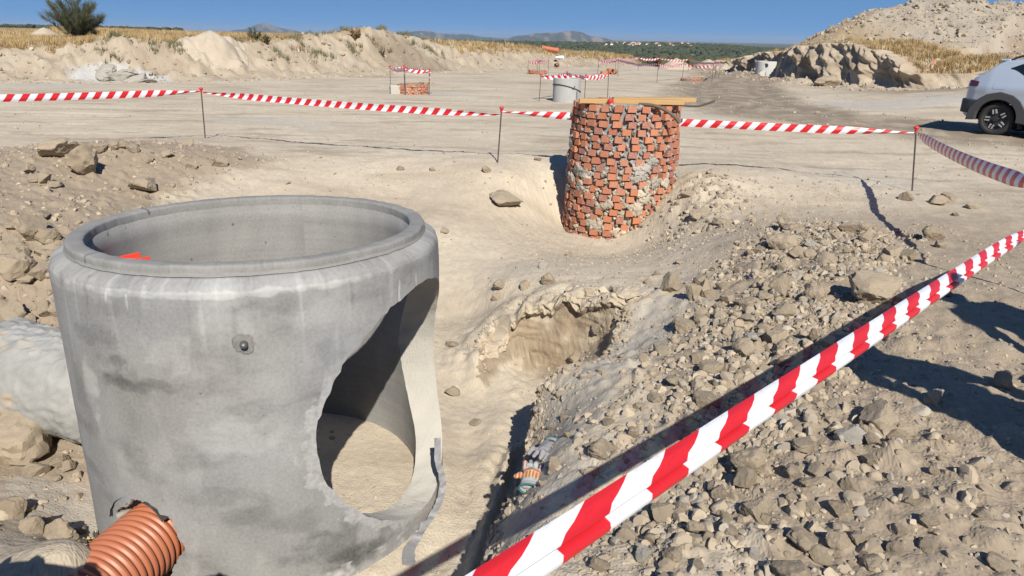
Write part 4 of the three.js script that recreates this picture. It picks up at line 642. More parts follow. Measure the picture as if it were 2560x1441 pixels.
    for (const ax of arches) {
      const sh = new THREE.Shape(), pt = (r, a) => [ax + r * Math.cos(a), 0.36 + r * Math.sin(a)]; sh.moveTo(...pt(0.6, -0.1)); for (const a of [0.35, 0.78, 1.1, 1.57, 2.04, 2.36, 2.8, 3.24]) sh.lineTo(...pt(a > 0.7 && a < 2.5 ? 0.565 : 0.58, a)); sh.lineTo(...pt(0.42, 3.24)); for (let k = 16; k >= 0; k--) sh.lineTo(...pt(0.42, -0.1 + 3.34 * k / 16));
      const ag = new THREE.ExtrudeGeometry(sh, { depth: 0.1, bevelSize: 0.012, bevelThickness: 0.012, bevelSegments: 2 }); ag.translate(0, 0, s > 0 ? 0.822 : -0.922); mesh('arch_cladding', ag, clad, t);
      const w = new THREE.Group(); w.name = 'wheel'; t.add(w); w.position.set(ax, 0.345, s * 0.76); if (s < 0) w.rotation.y = Math.PI;
      const ty = [[0.235, -0.1], [0.27, -0.112], [0.315, -0.112], [0.338, -0.095], [0.345, -0.07], [0.346, 0], [0.345, 0.07], [0.338, 0.095], [0.315, 0.112], [0.27, 0.112], [0.238, 0.1], [0.235, -0.1]].map(p => new THREE.Vector2(...p));
      const tread = []; for (let k = 0; k < 56; k++) tread.push(new THREE.BoxGeometry(0.02, 0.012, 0.19).translate(0, 0.347, 0).rotateZ(k / 56 * 6.2832)); const tg = mergeGeometries([new THREE.LatheGeometry(ty, 64).rotateX(Math.PI / 2), ...tread]);
      mesh('tyre', tg, std(lin(0.03, 0.029, 0.028), 0.85), w); mesh('rim', mergeGeometries([new THREE.CylinderGeometry(0.236, 0.236, 0.12, 48).rotateX(Math.PI / 2).translate(0, 0, 0.0), new THREE.TorusGeometry(0.228, 0.012, 10, 48).translate(0, 0, 0.085), new THREE.CylinderGeometry(0.05, 0.06, 0.07, 24).rotateX(Math.PI / 2).translate(0, 0, 0.07)]), black, w);
      const silver = std(lin(0.5, 0.5, 0.5), 0.3, { metalness: 0.7 }); for (let k = 0; k < 5; k++) for (const q of [-1, 1]) { const a = k / 5 * 6.2832 + 0.3 + q * 0.26; mesh('spoke', new RoundedBoxGeometry(0.034, 0.1, 0.03, 2, 0.006).translate(0, 0.045, 0).rotateZ(-q * 0.3).translate(0, 0.13, 0.085).rotateZ(a), silver, w); }
    }
  }
  { // dark rear bumper wrapping the tail
    const sh = new THREE.Shape(); sh.moveTo(0.5, 0.905); sh.bezierCurveTo(0.2, 0.89, 0.02, 0.84, -0.03, 0.6); sh.lineTo(-0.06, 0); sh.lineTo(-0.03, -0.6); sh.bezierCurveTo(0.02, -0.84, 0.2, -0.89, 0.5, -0.905); sh.lineTo(0.4, -0.7); sh.lineTo(0.2, 0); sh.lineTo(0.4, 0.7);
    const bg = new THREE.ExtrudeGeometry(sh, { depth: 0.24, bevelSize: 0.02, bevelThickness: 0.03, bevelSegments: 3 }).rotateX(Math.PI / 2).translate(0, 0.71, 0); bg.scale(1, 1, 0.985);
    const eb = new Evaluator(); eb.useGroups = false; let q = new Brush(bg, clad); q.updateMatrixWorld(); for (const s of [1, -1]) { const k = new Brush(new THREE.CylinderGeometry(0.43, 0.43, 0.6, 40).rotateX(Math.PI / 2).translate(0.8, 0.36, s * 0.8), clad); k.updateMatrixWorld(); q = eb.evaluate(q, k, SUBTRACTION); q.updateMatrixWorld(); } mesh('rear_bumper', q.geometry, clad, t);
    const rg = []; { const p = [], ix = []; for (let i = 0; i <= 8; i++) { const x = mix(0.3, 0.61, i / 8), y = lt(T, x) + 0.018; for (const z of [-0.62, -0.3, 0, 0.3, 0.62]) p.push(x - 0.006, y - 0.02 * Math.abs(z), z); } for (let i = 0; i < 8; i++) for (let j = 0; j < 4; j++) { const a = i * 5 + j; ix.push(a, a + 1, a + 5, a + 1, a + 6, a + 5); } const q2 = new THREE.BufferGeometry(); q2.setAttribute('position', new THREE.Float32BufferAttribute(p, 3)); q2.setIndex(ix); q2.computeVertexNormals(); rg.push(q2); } mesh('rear_window', rg[0], glass, t);
    mesh('spoiler', new RoundedBoxGeometry(0.2, 0.05, 1.12, 3, 0.02).translate(0.62, 1.595, 0), paint, t); mesh('mud_flap', new THREE.BoxGeometry(0.03, 0.2, 0.2).translate(1.27, 0.27, 0.76), black, t);
    mesh('underbody', new THREE.BoxGeometry(3.4, 0.12, 1.2).translate(2.1, 0.28, 0), black, t);
  }
}
// ------------------------------------------------------------------ bodies from blended tapered bones
function boneMesh(bones, c, half, res, blend) { // bones: [ax,ay,az,ra, bx,by,bz,rb, flatten?]
  const mc = new MarchingCubes(res, std(0xffffff), true, false, 400000); mc.isolation = 0; const S = half * 2; let k = 0;
  for (let z = 0; z < res; z++) for (let y = 0; y < res; y++) for (let x = 0; x < res; x++, k++) {
    const px = c[0] + (x / (res / 2) - 1) * half, py = c[1] + (y / (res / 2) - 1) * half, pz = c[2] + (z / (res / 2) - 1) * half; let d = 1;
    for (const [ax, ay, az, ra, bx, by, bz, rb] of bones) { const ex = bx - ax, ey = by - ay, ez = bz - az, L = ex * ex + ey * ey + ez * ez, t = L ? clamp(((px - ax) * ex + (py - ay) * ey + (pz - az) * ez) / L) : 0, q = Math.hypot(px - ax - ex * t, py - ay - ey * t, pz - az - ez * t) - mix(ra, rb, t); const h = clamp(0.5 + 0.5 * (d - q) / blend); d = mix(d, q, h) - blend * h * (1 - h); }
    mc.field[k] = -d;
  }
  mc.update(); const n = mc.count, P = new Float32Array(n * 3), Nn = new Float32Array(n * 3); for (let i = 0; i < n; i++) { P[i * 3] = c[0] + mc.positionArray[i * 3] * half; P[i * 3 + 1] = c[1] + mc.positionArray[i * 3 + 1] * half; P[i * 3 + 2] = c[2] + mc.positionArray[i * 3 + 2] * half; }
  const g = new THREE.BufferGeometry(); g.setAttribute('position', new THREE.BufferAttribute(P, 3)); const m = mergeVertices(g, 1e-5); m.computeVertexNormals(); const nn = m.attributes.normal; return m;
}
// ------------------------------------------------------------------ striped work gloves
{
  const mk = (seedv, spread) => { const f = []; const base = [[-0.034, 0.0], [-0.012, 0.006], [0.011, 0.005], [0.033, 0.0]], len = [0.062, 0.075, 0.07, 0.055]; f.push([-0.022, 0, 0.06, 0.024, -0.02, 0, 0.0, 0.024], [0.022, 0, 0.06, 0.024, 0.02, 0, 0.0, 0.022], [0, 0.004, 0.06, 0.026, 0, 0.006, 0, 0.026], [-0.022, 0.0, 0.08, 0.026, 0.022, 0.0, 0.08, 0.026]); base.forEach(([x, z], i) => { const a = (x * 6) * spread + 0.06 * Math.sin(seedv + i * 2); const kx = x * 1.1 + len[i] * 0.55 * Math.sin(a), kz = z - 0.012 - len[i] * 0.55 * Math.cos(a), ky = 0.012 + 0.012 * ((i + seedv) % 2); f.push([x * 1.1, 0.006, z - 0.012, 0.0125, kx, ky, kz, 0.012], [kx, ky, kz, 0.012, kx + len[i] * 0.5 * Math.sin(a * 1.3), 0.004, kz - len[i] * 0.5 * Math.cos(a * 1.3), 0.0105]); }); f.push([-0.03, 0, 0.045, 0.016, -0.058, 0.002, 0.022, 0.0135], [-0.058, 0.002, 0.022, 0.0135, -0.078, 0.0, 0.035, 0.012]); return boneMesh(f, [0, 0, 0], 0.13, 88, 0.008); };
  const glove = (label, seedv, striped, pos, turn, tilt) => {
    const t = thing('work_glove', label, 'glove', undefined, pos, turn); t.rotation.x = tilt; const g = mk(seedv, 1), P = g.attributes.position, C = new Float32Array(P.count * 3);
    for (let i = 0; i < P.count; i++) { const x = P.getX(i), z = P.getZ(i), y = P.getY(i); let c = [0.36, 0.38, 0.37]; if (striped) { if (z > 0.012 && z < 0.06) { const q = Math.abs(((x / 0.0175) % 1 + 1) % 1 - 0.5); c = q < 0.33 ? [0.42, 0.13, 0.085] : [0.6, 0.45, 0.2]; } else if (z > -0.008 && z <= 0.012) c = z > 0.007 ? [0.6, 0.45, 0.2] : [0.42, 0.14, 0.1]; else if (z < -0.02 && (x > 0.018 || x < -0.03) && Math.abs(((x / 0.021) % 1 + 1) % 1 - 0.5) < 0.26) c = [0.4, 0.14, 0.1]; } else c = [0.27, 0.26, 0.27]; const k = 0.9 + 0.2 * n3(x * 200, y * 200, z * 200); C.set(c.map(v => v * k), i * 3); }
    g.setAttribute('color', new THREE.BufferAttribute(C, 3)); mesh('hand', g, new THREE.MeshStandardMaterial({ vertexColors: true, roughness: 0.95 }), t);
    const cf = new THREE.CylinderGeometry(0.05, 0.048, 0.03, 32, 1, true).rotateX(Math.PI / 2).scale(1, 0.62, 1).translate(0, 0.004, 0.105); mesh('cuff', cf, new THREE.MeshStandardMaterial({ color: lin(0.3, 0.29, 0.3), roughness: 1, side: THREE.DoubleSide }), t);
    mesh('cuff_hem', new THREE.TorusGeometry(0.05, 0.0058, 10, 40).scale(1, 0.62, 1).translate(0, 0.004, 0.12), std(lin(0.03, 0.13, 0.13), 0.9), t); return t;
  };
  glove('orange and grey striped work glove with green cuff lying on the trench edge', 1, true, [0.12, height(0.12, -3.0) + 0.03, -3.02], -0.15, 0.1);
  glove('plain grey work glove with green hem tucked behind the striped glove', 2, false, [0.185, height(0.185, -3.25) + 0.028, -3.23], Math.PI - 0.5, -0.12);
}
// ------------------------------------------------------------------ two people standing beside the photographer, whose shadows fall into view
{
  const head = h => [[0, h - 0.2, 0.01, 0.075, 0, h - 0.11, 0.0, 0.095], [0, h - 0.11, 0, 0.095, 0, h - 0.1, -0.03, 0.09], [0, h - 0.3, 0, 0.06, 0, h - 0.2, 0, 0.058], [0, h - 0.15, 0.09, 0.014, 0, h - 0.165, 0.105, 0.015], [0.085, h - 0.14, 0, 0.018, 0.085, h - 0.16, 0, 0.014], [-0.085, h - 0.14, 0, 0.018, -0.085, h - 0.16, 0, 0.014]];
  const body = (arm) => { const b = [[-0.1, 0.93, 0, 0.12, 0.1, 0.93, 0, 0.12], [0, 0.98, 0, 0.15, 0, 1.2, 0, 0.16], [-0.1, 1.32, 0, 0.12, 0.1, 1.32, 0, 0.12], [0, 1.2, 0, 0.16, 0, 1.38, 0, 0.13], [-0.18, 1.4, 0, 0.07, 0.18, 1.4, 0, 0.07], ...head(1.76)]; for (const s of [-1, 1]) { b.push([s * 0.11, 0.9, 0, 0.1, s * 0.15, 0.5, 0.01, 0.068], [s * 0.15, 0.5, 0.01, 0.064, s * 0.18, 0.09, -0.01, 0.045], [s * 0.18, 0.06, -0.03, 0.045, s * 0.2, 0.04, 0.16, 0.038]); const a = arm[s < 0 ? 0 : 1]; b.push([s * 0.2, 1.4, 0, 0.062, ...a[0], 0.047], [...a[0], 0.046, ...a[1], 0.033]); } return b; };
  const hand = (p, d) => { const f = [], D = V(...d).normalize(), U = Math.abs(D.y) > 0.8 ? V(1, 0, 0) : V(0, 1, 0), S = D.clone().cross(U).normalize(), pt = (a, s, u) => [p[0] + D.x * a + S.x * s + U.x * u, p[1] + D.y * a + S.y * s + U.y * u, p[2] + D.z * a + S.z * s + U.z * u]; f.push([...pt(0, -0.018, 0), 0.02, ...pt(0.07, -0.026, 0), 0.016], [...pt(0, 0.018, 0), 0.02, ...pt(0.07, 0.026, 0), 0.016], [...pt(0, 0, 0), 0.02, ...pt(0.075, 0, 0), 0.017]);[[-0.03, 0.062], [-0.01, 0.078], [0.011, 0.074], [0.031, 0.058]].forEach(([s, l]) => f.push([...pt(0.075, s, 0), 0.0095, ...pt(0.075 + l * 0.5, s * 1.1, -0.006), 0.009], [...pt(0.075 + l * 0.5, s * 1.1, -0.006), 0.009, ...pt(0.075 + l, s * 1.12, -0.022), 0.008])); f.push([...pt(0.015, -0.03, 0), 0.012, ...pt(0.05, -0.055, -0.01), 0.0105], [...pt(0.05, -0.055, -0.01), 0.0105, ...pt(0.078, -0.058, -0.02), 0.009]); return boneMesh(f, [p[0] + D.x * 0.07, p[1] + D.y * 0.07, p[2] + D.z * 0.07], 0.12, 60, 0.006); };
  const person = (label, arm, pos, turn, top, legs) => {
    const t = thing('person', label, 'person', undefined, pos, turn); const bg = boneMesh(body(arm), [0, 0.9, 0], 0.95, 104, 0.035), hs = arm.map(a => hand(a[1], [a[1][0] - a[0][0], a[1][1] - a[0][1], a[1][2] - a[0][2]])); const g = mergeGeometries([bg, ...hs].map(q => { q.deleteAttribute('normal'); return q; })); g.computeVertexNormals();
    const P = g.attributes.position, C = new Float32Array(P.count * 3), nb = bg.attributes.position.count; for (let i = 0; i < P.count; i++) { const y = P.getY(i); let c = y < 0.1 ? [0.06, 0.045, 0.03] : y < 0.97 ? legs : y < 1.47 ? top : [0.42, 0.25, 0.18]; if (i >= nb) c = [0.42, 0.25, 0.18]; if (y > 1.67 || (y > 1.55 && P.getZ(i) < -0.03)) c = [0.03, 0.02, 0.015]; C.set(c, i * 3); }
    g.setAttribute('color', new THREE.BufferAttribute(C, 3)); mesh('body', g, new THREE.MeshStandardMaterial({ vertexColors: true, roughness: 0.85 }), t); return t;
  };
  person('person in orange vest standing out of view beside the near tape', [[[-0.34, 1.15, 0.02], [-0.4, 0.92, 0.12]], [[0.3, 1.14, 0.02], [0.31, 0.9, 0.1]]], [2.42, height(2.42, -1.78), -1.78], 2.9, [0.6, 0.16, 0.03], [0.06, 0.08, 0.14]);
  person('person in white shirt with arms hanging standing out of view', [[[-0.28, 1.14, 0.0], [-0.27, 0.9, 0.1]], [[0.28, 1.14, 0.0], [0.28, 0.9, 0.08]]], [3.4, height(3.4, -2.6), -2.6], -2.7, [0.6, 0.6, 0.6], [0.1, 0.1, 0.1]);
}

// ------------------------------------------------------------------ stones and clods
function rockGeo(sd, det = 7, cuts = 7) {
  const g = mergeVertices(new THREE.IcosahedronGeometry(1, det).deleteAttribute('normal').deleteAttribute('uv')), P = g.attributes.position, U = new Float32Array(P.count * 2), pl = [];
  for (let i = 0; i < cuts; i++) { const a = rr(0, 6.28), c = rr(-1, 1), s = Math.sqrt(1 - c * c); pl.push([s * Math.cos(a), c, s * Math.sin(a), rr(0.45, 0.8)]); }
  for (let i = 0; i < P.count; i++) {
    let x = P.getX(i), y = P.getY(i), z = P.getZ(i), e = 1 + 0.32 * fbm3(x * 1.3 + sd, y * 1.3, z * 1.3, 2); x *= e; y *= e; z *= e;
    for (const [a, b, c, d] of pl) { const q = x * a + y * b + z * c - d; if (q > 0) { x -= a * q * 0.92; y -= b * q * 0.92; z -= c * q * 0.92; } }
    e = 1 + 0.16 * fbm3(x * 4 + sd, y * 4, z * 4, 3) + 0.09 * fbm3(x * 11, y * 11 + sd, z * 11, 3); x *= e; y *= e; z *= e; P.setXYZ(i, x, y, z); U[i * 2] = x * 0.4 + z * 0.3; U[i * 2 + 1] = y * 0.5 + z * 0.2;
  }
  g.setAttribute('uv', new THREE.BufferAttribute(U, 2)); g.computeVertexNormals(); return g;
}
const rocks = [...Array(14)].map((_, i) => toCreasedNormals(rockGeo(i * 5.7, 8, 7 + i % 6), 0.55)), pebbles = [...Array(6)].map((_, i) => toCreasedNormals(rockGeo(i * 3.1 + 60, 2, 7), 0.3));
const rockMats = [[0.37, 0.305, 0.225], [0.32, 0.258, 0.187], [0.4, 0.375, 0.33], [0.34, 0.28, 0.205]].map(c => new THREE.MeshStandardMaterial({ color: lin(...c), map: soilMap, bumpMap: soilBump, bumpScale: 0.006, roughness: 1 }));
const REGION = (x, z, r) => z < -20 ? ['grey rubble lump in the pale heap at the bank foot', 'grey lumps of the pale heap'] : x < -2.4 && z > -4.4 ? ['earth clod on the grey floor between the manhole and spoil slope', 'clods on the floor left of the manhole'] : x < -2.4 ? (r > 0.1 ? ['big brown clod on the spoil slope behind the manhole', 'big clods on the spoil slope'] : ['small brown clod on the spoil slope behind the manhole', 'small clods on the spoil slope']) : z < -8 ? ['sandy stone on the plain around the brick shaft', 'stones on the plain round the shaft'] : z < -5.2 && x < 1 ? ['sandy stone at the rim of the cut bank face', 'stones at the cut face'] : z < -3 && x < 0.4 ? ['stone lying on the trench side near the gloves', 'stones near the gloves'] : z < -3 ? (r > 0.06 ? ['large angular clod in the ridge of loose rubble beyond the near tape', 'large clods in the rubble ridge'] : r > 0.035 ? ['fist sized angular clod in the rubble ridge beyond the near tape', 'fist sized clods in the rubble ridge'] : ['small angular clod in the rubble ridge beyond the near tape', 'small clods in the rubble ridge']) : r > 0.05 ? ['large dry clod on the soil on this side of the near tape', 'large clods on the near soil'] : r > 0.032 ? ['fist sized dry clod on the soil on this side of the near tape', 'fist sized clods on the near soil'] : ['small dry clod on the soil on this side of the near tape', 'small clods on the near soil'];
function rock(x, z, r, k, c, sunk = 0.3, own) {
  const g = rocks[Math.floor(rnd() * 14)], [l, gr] = own ? [own, own.includes('near rim') ? 'clods on the near rim' : undefined] : REGION(x, z, r), m = solid('stone', g, rockMats[c === 0 && rnd() < 0.4 ? 3 : c], l, 'stone', gr);
  const sy = r * clamp(k * 1.15, 0.3, 1.2); m.scale.set(r * rr(0.95, 1.1), sy, r * rr(0.8, 1.05)); m.rotation.set(rr(-0.25, 0.25), rr(0, 6.28), rr(-0.25, 0.25)); m.position.set(x, height(x, z) + sy * (1 - 2 * sunk) * 0.85, z); return m;
}
const ROCKS = [[2.28,-6.23,0.078,0.95,1],[2.49,-6.28,0.149,0.75,0],[2.83,-6.86,0.101,0.6,0],[2.5,-6.59,0.066,0.6,0],[2.48,-5.87,0.079,0.8,0],[2.57,-5.84,0.059,0.8,0],[1.35,-4.69,0.058,0.8,0],[1.53,-5.13,0.053,0.8,0],[1.61,-4.92,0.072,0.8,0],[1.67,-4.71,0.086,0.6,0],[2.07,-5.04,0.064,0.7,0],[1.92,-4.71,0.049,0.6,0],[2.43,-4.4,0.187,0.6,0],[2.55,-4.92,0.05,0.6,0],[2.6,-4.88,0.053,0.6,0],[3.17,-5.62,0.084,0.7,0],[3.27,-5.55,0.074,0.7,0],[3.97,-6.42,0.114,0.7,1],[3.83,-6.05,0.072,0.6,0],[0.99,-4.23,0.064,0.6,0],[1,-3.16,0.071,0.8,0],[0.6,-2.98,0.039,1,0],[0.51,-3.15,0.031,0.7,0],[0.33,-3.81,0.027,0.9,2],[0.32,-3.59,0.03,0.9,0],[0.31,-3.24,0.028,0.7,0],[0.23,-2.91,0.049,0.8,0],[0.45,-2.9,0.077,0.55,0],[0.4,-2.95,0.029,0.6,0],[0.77,-3.3,0.042,0.6,0],[0.91,-3.45,0.055,0.6,0],[1.09,-3.72,0.047,0.7,0],[-0.49,-5.21,0.067,0.6,0],[-0.26,-4.74,0.046,0.5,0],[1.28,-2.63,0.061,0.55,0],[1.47,-2.65,0.065,0.75,2],[1.64,-2.75,0.081,0.85,0],[1.44,-2.73,0.032,0.7,0],[1.54,-2.59,0.034,0.7,0],[1.66,-2.64,0.043,0.6,0],[1.48,-2.47,0.041,0.9,0],[1.16,-2.44,0.041,0.7,0],[1.25,-2.43,0.041,0.5,0],[1.33,-2.3,0.035,0.8,0],[1.18,-2.34,0.027,0.8,0],[1.23,-2.17,0.044,0.7,1],[0.96,-2.42,0.057,0.8,0],[0.93,-2.22,0.053,0.75,0],[0.97,-2.18,0.022,0.6,0],[0.82,-2.2,0.03,0.8,0],[1.15,-2.22,0.03,0.7,0],[1.25,-2.18,0.025,0.8,0],[1.1,-2.28,0.026,0.7,0],[1.03,-2,0.056,0.55,0],[1.14,-2,0.042,0.75,0],[1.21,-1.98,0.034,0.6,0],[1.47,-2.03,0.035,0.7,0],[1.38,-2.03,0.028,0.7,0],[1.32,-1.94,0.034,0.7,0],[1.43,-1.94,0.034,0.6,0],[1.59,-1.84,0.039,0.55,0],[1.78,-2.3,0.031,0.6,0],[1.06,-1.93,0.041,0.5,0],[0.92,-1.85,0.072,0.6,0],[1.08,-1.87,0.024,0.6,0],[0.85,-1.97,0.024,1,2],[0.73,-2.1,0.025,0.8,0],[0.81,-2.11,0.029,0.7,0],[0.61,-2.34,0.056,0.7,0],[0.45,-2.21,0.042,0.8,0],[0.5,-2.06,0.036,0.9,2],[0.69,-2.34,0.032,0.6,0],[0.71,-2.18,0.045,0.6,0],[0.34,-2.04,0.036,0.8,0],[0.58,-2,0.042,0.6,0],[0.66,-1.94,0.027,0.7,0],[1.2,-1.87,0.04,0.6,0],[1.49,-2.16,0.029,0.6,0],[1.56,-3.46,0.076,0.45,0],[1.69,-2.37,0.024,0.6,0],[1.68,-2.08,0.026,0.5,0],[1.86,-2.56,0.029,0.5,0],[1.8,-3.7,0.069,0.5,0],[-0.41,-10.25,0.088,0.6,0],[-1.71,-10.47,0.06,0.7,0],[-1.22,-10.39,0.06,0.7,0],[-0.11,-9.59,0.251,0.3,0],[-0.55,-5.95,0.074,0.5,0],[-0.85,-8.36,0.074,0.5,0],[0.33,-6.93,0.062,0.6,2],[0.77,-5.57,0.052,0.4,0],[0.58,-5.61,0.106,0.25,0],[-0.12,-6.68,0.081,0.5,0],[-0.16,-6.55,0.06,0.6,0],[4.97,-8.72,0.101,0.6,1],[5.23,-8.55,0.124,0.5,0],[5.52,-8.79,0.102,0.6,0],[5.56,-8.35,0.097,0.5,0],[5.11,-7.93,0.055,0.6,0],[0.68,-8.18,0.063,0.6,0],[0.12,-6.48,0.059,0.8,0],[1.69,-6.73,0.056,0.5,0],[1.78,-9.33,0.082,0.5,0],[2.29,-8.49,0.149,0.5,0],[2.41,-7.94,0.093,0.6,0],[2.27,-8.99,0.104,0.6,0],[-6.13,-9.33,0.208,0.45,0],[-5.53,-8.99,0.245,0.75,1],[-5.69,-9.66,0.11,0.6,0],[-5.57,-9.77,0.078,0.7,0],[-5.45,-9.82,0.073,0.8,0],[-5.3,-9.77,0.083,0.5,0],[-4.64,-8.75,0.152,0.7,0],[-5.92,-8.47,0.063,0.8,0],[-5.69,-8.24,0.071,0.6,0],[-5.59,-8.24,0.081,0.7,0],[-5.48,-8.22,0.081,0.6,0],[-5.02,-9.58,0.093,0.6,0],[-4.88,-9.88,0.079,0.6,0],[-5.16,-11.13,0.088,0.6,0],[-4.5,-9.74,0.084,0.7,0],[-4.22,-10.02,0.115,0.7,0],[-4.71,-6.61,0.122,1,0],[-4.56,-6.57,0.088,0.9,1],[-4.67,-6.36,0.057,0.7,0],[-4.95,-6.71,0.067,0.5,0],[-4.6,-6.09,0.148,0.8,0],[-4.49,-6.09,0.074,0.6,0],[-4.4,-6.15,0.086,0.8,0],[-4.49,-6.39,0.077,0.5,0],[-4.41,-6.39,0.057,0.6,0],[-4.34,-5.65,0.109,0.8,0],[-4.22,-5.65,0.06,0.7,0],[-4.15,-5.76,0.064,1,0],[-4.06,-5.77,0.061,1.1,0],[-4.31,-5.44,0.102,0.45,0],[-4.88,-7.04,0.07,0.6,0],[-4.42,-5.72,0.046,0.7,0],[-3.28,-4.05,0.169,1,0],[-3.73,-4.6,0.068,0.6,0],[-3.62,-4.54,0.059,0.7,0],[-3.05,-3.83,0.059,0.6,0],[-2.97,-3.95,0.053,0.7,0],[-2.89,-3.91,0.04,0.8,0],[-2.91,-3.78,0.033,0.6,0],[-2.84,-3.34,0.069,0.8,1],[-2.82,-3.42,0.04,0.6,0],[-2.61,-3.16,0.055,0.7,0],[-2.52,-3.2,0.084,0.7,0],[-2.65,-3.3,0.046,0.6,0],[-2.48,-3.34,0.035,0.5,0],[-15.28,-28.05,0.54,0.5,2],[-14.59,-28.03,0.463,0.4,2],[-15.85,-27.82,0.306,0.6,2],[-15.82,-28.24,0.465,0.4,2],[-14.93,-28.3,0.389,0.5,2],[-13.96,-27.7,0.305,0.4,2],[13.91,-32.95,0.524,0.45,0],[14.98,-34.39,0.32,0.4,0],[8.74,-20.8,0.069,0.7,0],[0.37,-11.03,0.063,0.5,0],[-3.16,-9.67,0.045,0.6,2]];
// a scraped cut face with a crust of harder soil along its top
{
  const line = [[-0.27, -5.62], [-0.17, -5.82], [-0.04, -5.95], [0.26, -5.91], [0.56, -5.77], [0.84, -5.54], [0.96, -5.4]], c = new THREE.CatmullRomCurve3(line.map(([x, z]) => V(x, 0, z))), N = 200, M = 64, P = [], C = [], U = [], I = [];
  for (let i = 0; i <= N; i++) {
    const s = i / N, p = c.getPointAt(s), t = c.getTangentAt(s), nx = t.z, nz = -t.x, ends = sst(0, 0.12, s) * sst(1, 0.9, s), gx = p.x + nx * 0.22, gz = p.z + nz * 0.22, top = height(gx, gz) + 0.02 * ends + 0.05 * ends * fbm(s * 9, 2, 3);
    for (let j = 0; j <= M; j++) {
      const v = j / M, u = s * 2.6; let y, o; const crack = 0.012 * Math.abs(fbm(u * 5, v * 6, 4));
      if (v < 0.62) { const k = v / 0.62; y = mix(-1.0, top - 0.12, k); o = -0.05 - 0.05 * (1 - k) + 0.05 * fbm(u * 1.6, y * 3, 5) - 0.02 * worley(u * 5, y * 7)[0] * sst(0.3, 0.8, k) + 0.012 * n2(u * 2 + y * 5, y * 26) * sst(0.2, -0.1, fbm(u * 1.1, y * 2.2, 2)) + crack; }
      else if (v < 0.8) { const k = (v - 0.62) / 0.18, h = 0.12 + 0.06 * fbm(u * 6, 4, 3); y = top - h * (1 - k); o = (-0.05 - 0.085 * Math.sin(Math.PI * Math.pow(k, 0.7)) * (0.4 + 0.9 * Math.abs(n2(u * 3, 7)))) * ends + 0.05 * fbm(u * 9, k * 3, 4) - 0.035 * worley(u * 9, k * 2.2 + 5)[0]; }
      else { const k = (v - 0.8) / 0.2; o = mix(-0.04, 0.4, k); const qx = p.x + nx * o, qz = p.z + nz * o; y = mix(top + 0.05 * ends * fbm(qx * 9, qz * 9, 4) - 0.03 * ends * worley(qx * 14, qz * 14)[0], height(qx, qz) - 0.03, sst(0.3, 1, k)); }
      P.push(p.x + nx * o, y, p.z + nz * o); U.push(u / 2.2, y / 2.2 + v * 0.1);
      const damp = v < 0.66 ? sst(-0.15, 0.12, fbm(u * 1.4 + 2, y * 2.6, 4) + 0.25 - 0.5 * clamp((v - 0.4) / 0.25)) : 0, st = 1 + 0.16 * n2(u * 1.5 + y * 4, y * 40) * damp + 0.1 * fbm(u * 8, y * 8, 3); C.push(mix(0.47, 0.34, damp) * st, mix(0.4, 0.27, damp) * st, mix(0.305, 0.19, damp) * st);
    }
  }
  for (let i = 0; i < N; i++) for (let j = 0; j < M; j++) { const a = i * (M + 1) + j, b = a + M + 1; I.push(a, b, a + 1, a + 1, b, b + 1); }
  const g = new THREE.BufferGeometry(); g.setAttribute('position', new THREE.Float32BufferAttribute(P, 3)); g.setAttribute('color', new THREE.Float32BufferAttribute(C, 3)); g.setAttribute('uv', new THREE.Float32BufferAttribute(U, 2)); g.setIndex(I); g.computeVertexNormals();
  const m = mesh('cut_bank', g, new THREE.MeshStandardMaterial({ vertexColors: true, map: soilMap, bumpMap: soilBump, bumpScale: 0.01, roughness: 1, side: THREE.DoubleSide }), scene); m.userData.kind = 'structure'; tag(m, 'scraped earth face with an overhanging crust in the side of the pit', 'ground');
}
const OWN = { '-3.28': 'large rounded boulder half under the mortar coated pipe', '-5.53': 'large wedge shaped boulder on the spoil crest', '-6.15': 'long flat boulder lying along the spoil crest', '13.89': 'long pale slab of rock below the shaded cliff', '-4.64': 'angular brown boulder alone on the pale slope behind the manhole' };
ROCKS.forEach(([x, z, r, k, c], i) => { if (typeof r === 'number' && i < 165 && !(x > -2.45 && x < -1.2 && z > -3.1)) rock(x, z, r * (x < -2.4 && z > -13 ? 1.28 : 1.05), k, c, x < -2.4 ? 0.22 : 0.28, OWN[String(x)]); });
{ let n = 0; while (n < 95) { const x = rr(0.1, 3.4), z = rr(-7.2, -1.8), d = sdPoly(RUBBLE, x, z); if (d > 0.1 * rnd() && rnd() > 0.12) continue; rock(x, z, 0.026 + 0.065 * Math.pow(rnd(), 2) * (1 + (-z - 2) * 0.1), rr(0.6, 1), rnd() < 0.1 ? 2 : 0, 0.25); n++; } }
for (const [x, z, r] of [[-0.9, -1.42, 0.07], [-1.15, -1.5, 0.1], [-1.35, -1.46, 0.06], [-1.62, -1.5, 0.12], [-1.85, -1.48, 0.07], [-2.05, -1.52, 0.1], [-2.3, -1.5, 0.06], [-2.5, -1.53, 0.09], [-2.8, -1.5, 0.12], [-3.1, -1.6, 0.08]]) rock(x, z, r * 0.7, 0.8, 0, 0.5, 'earth clod on the near rim of the pit below the viewer');
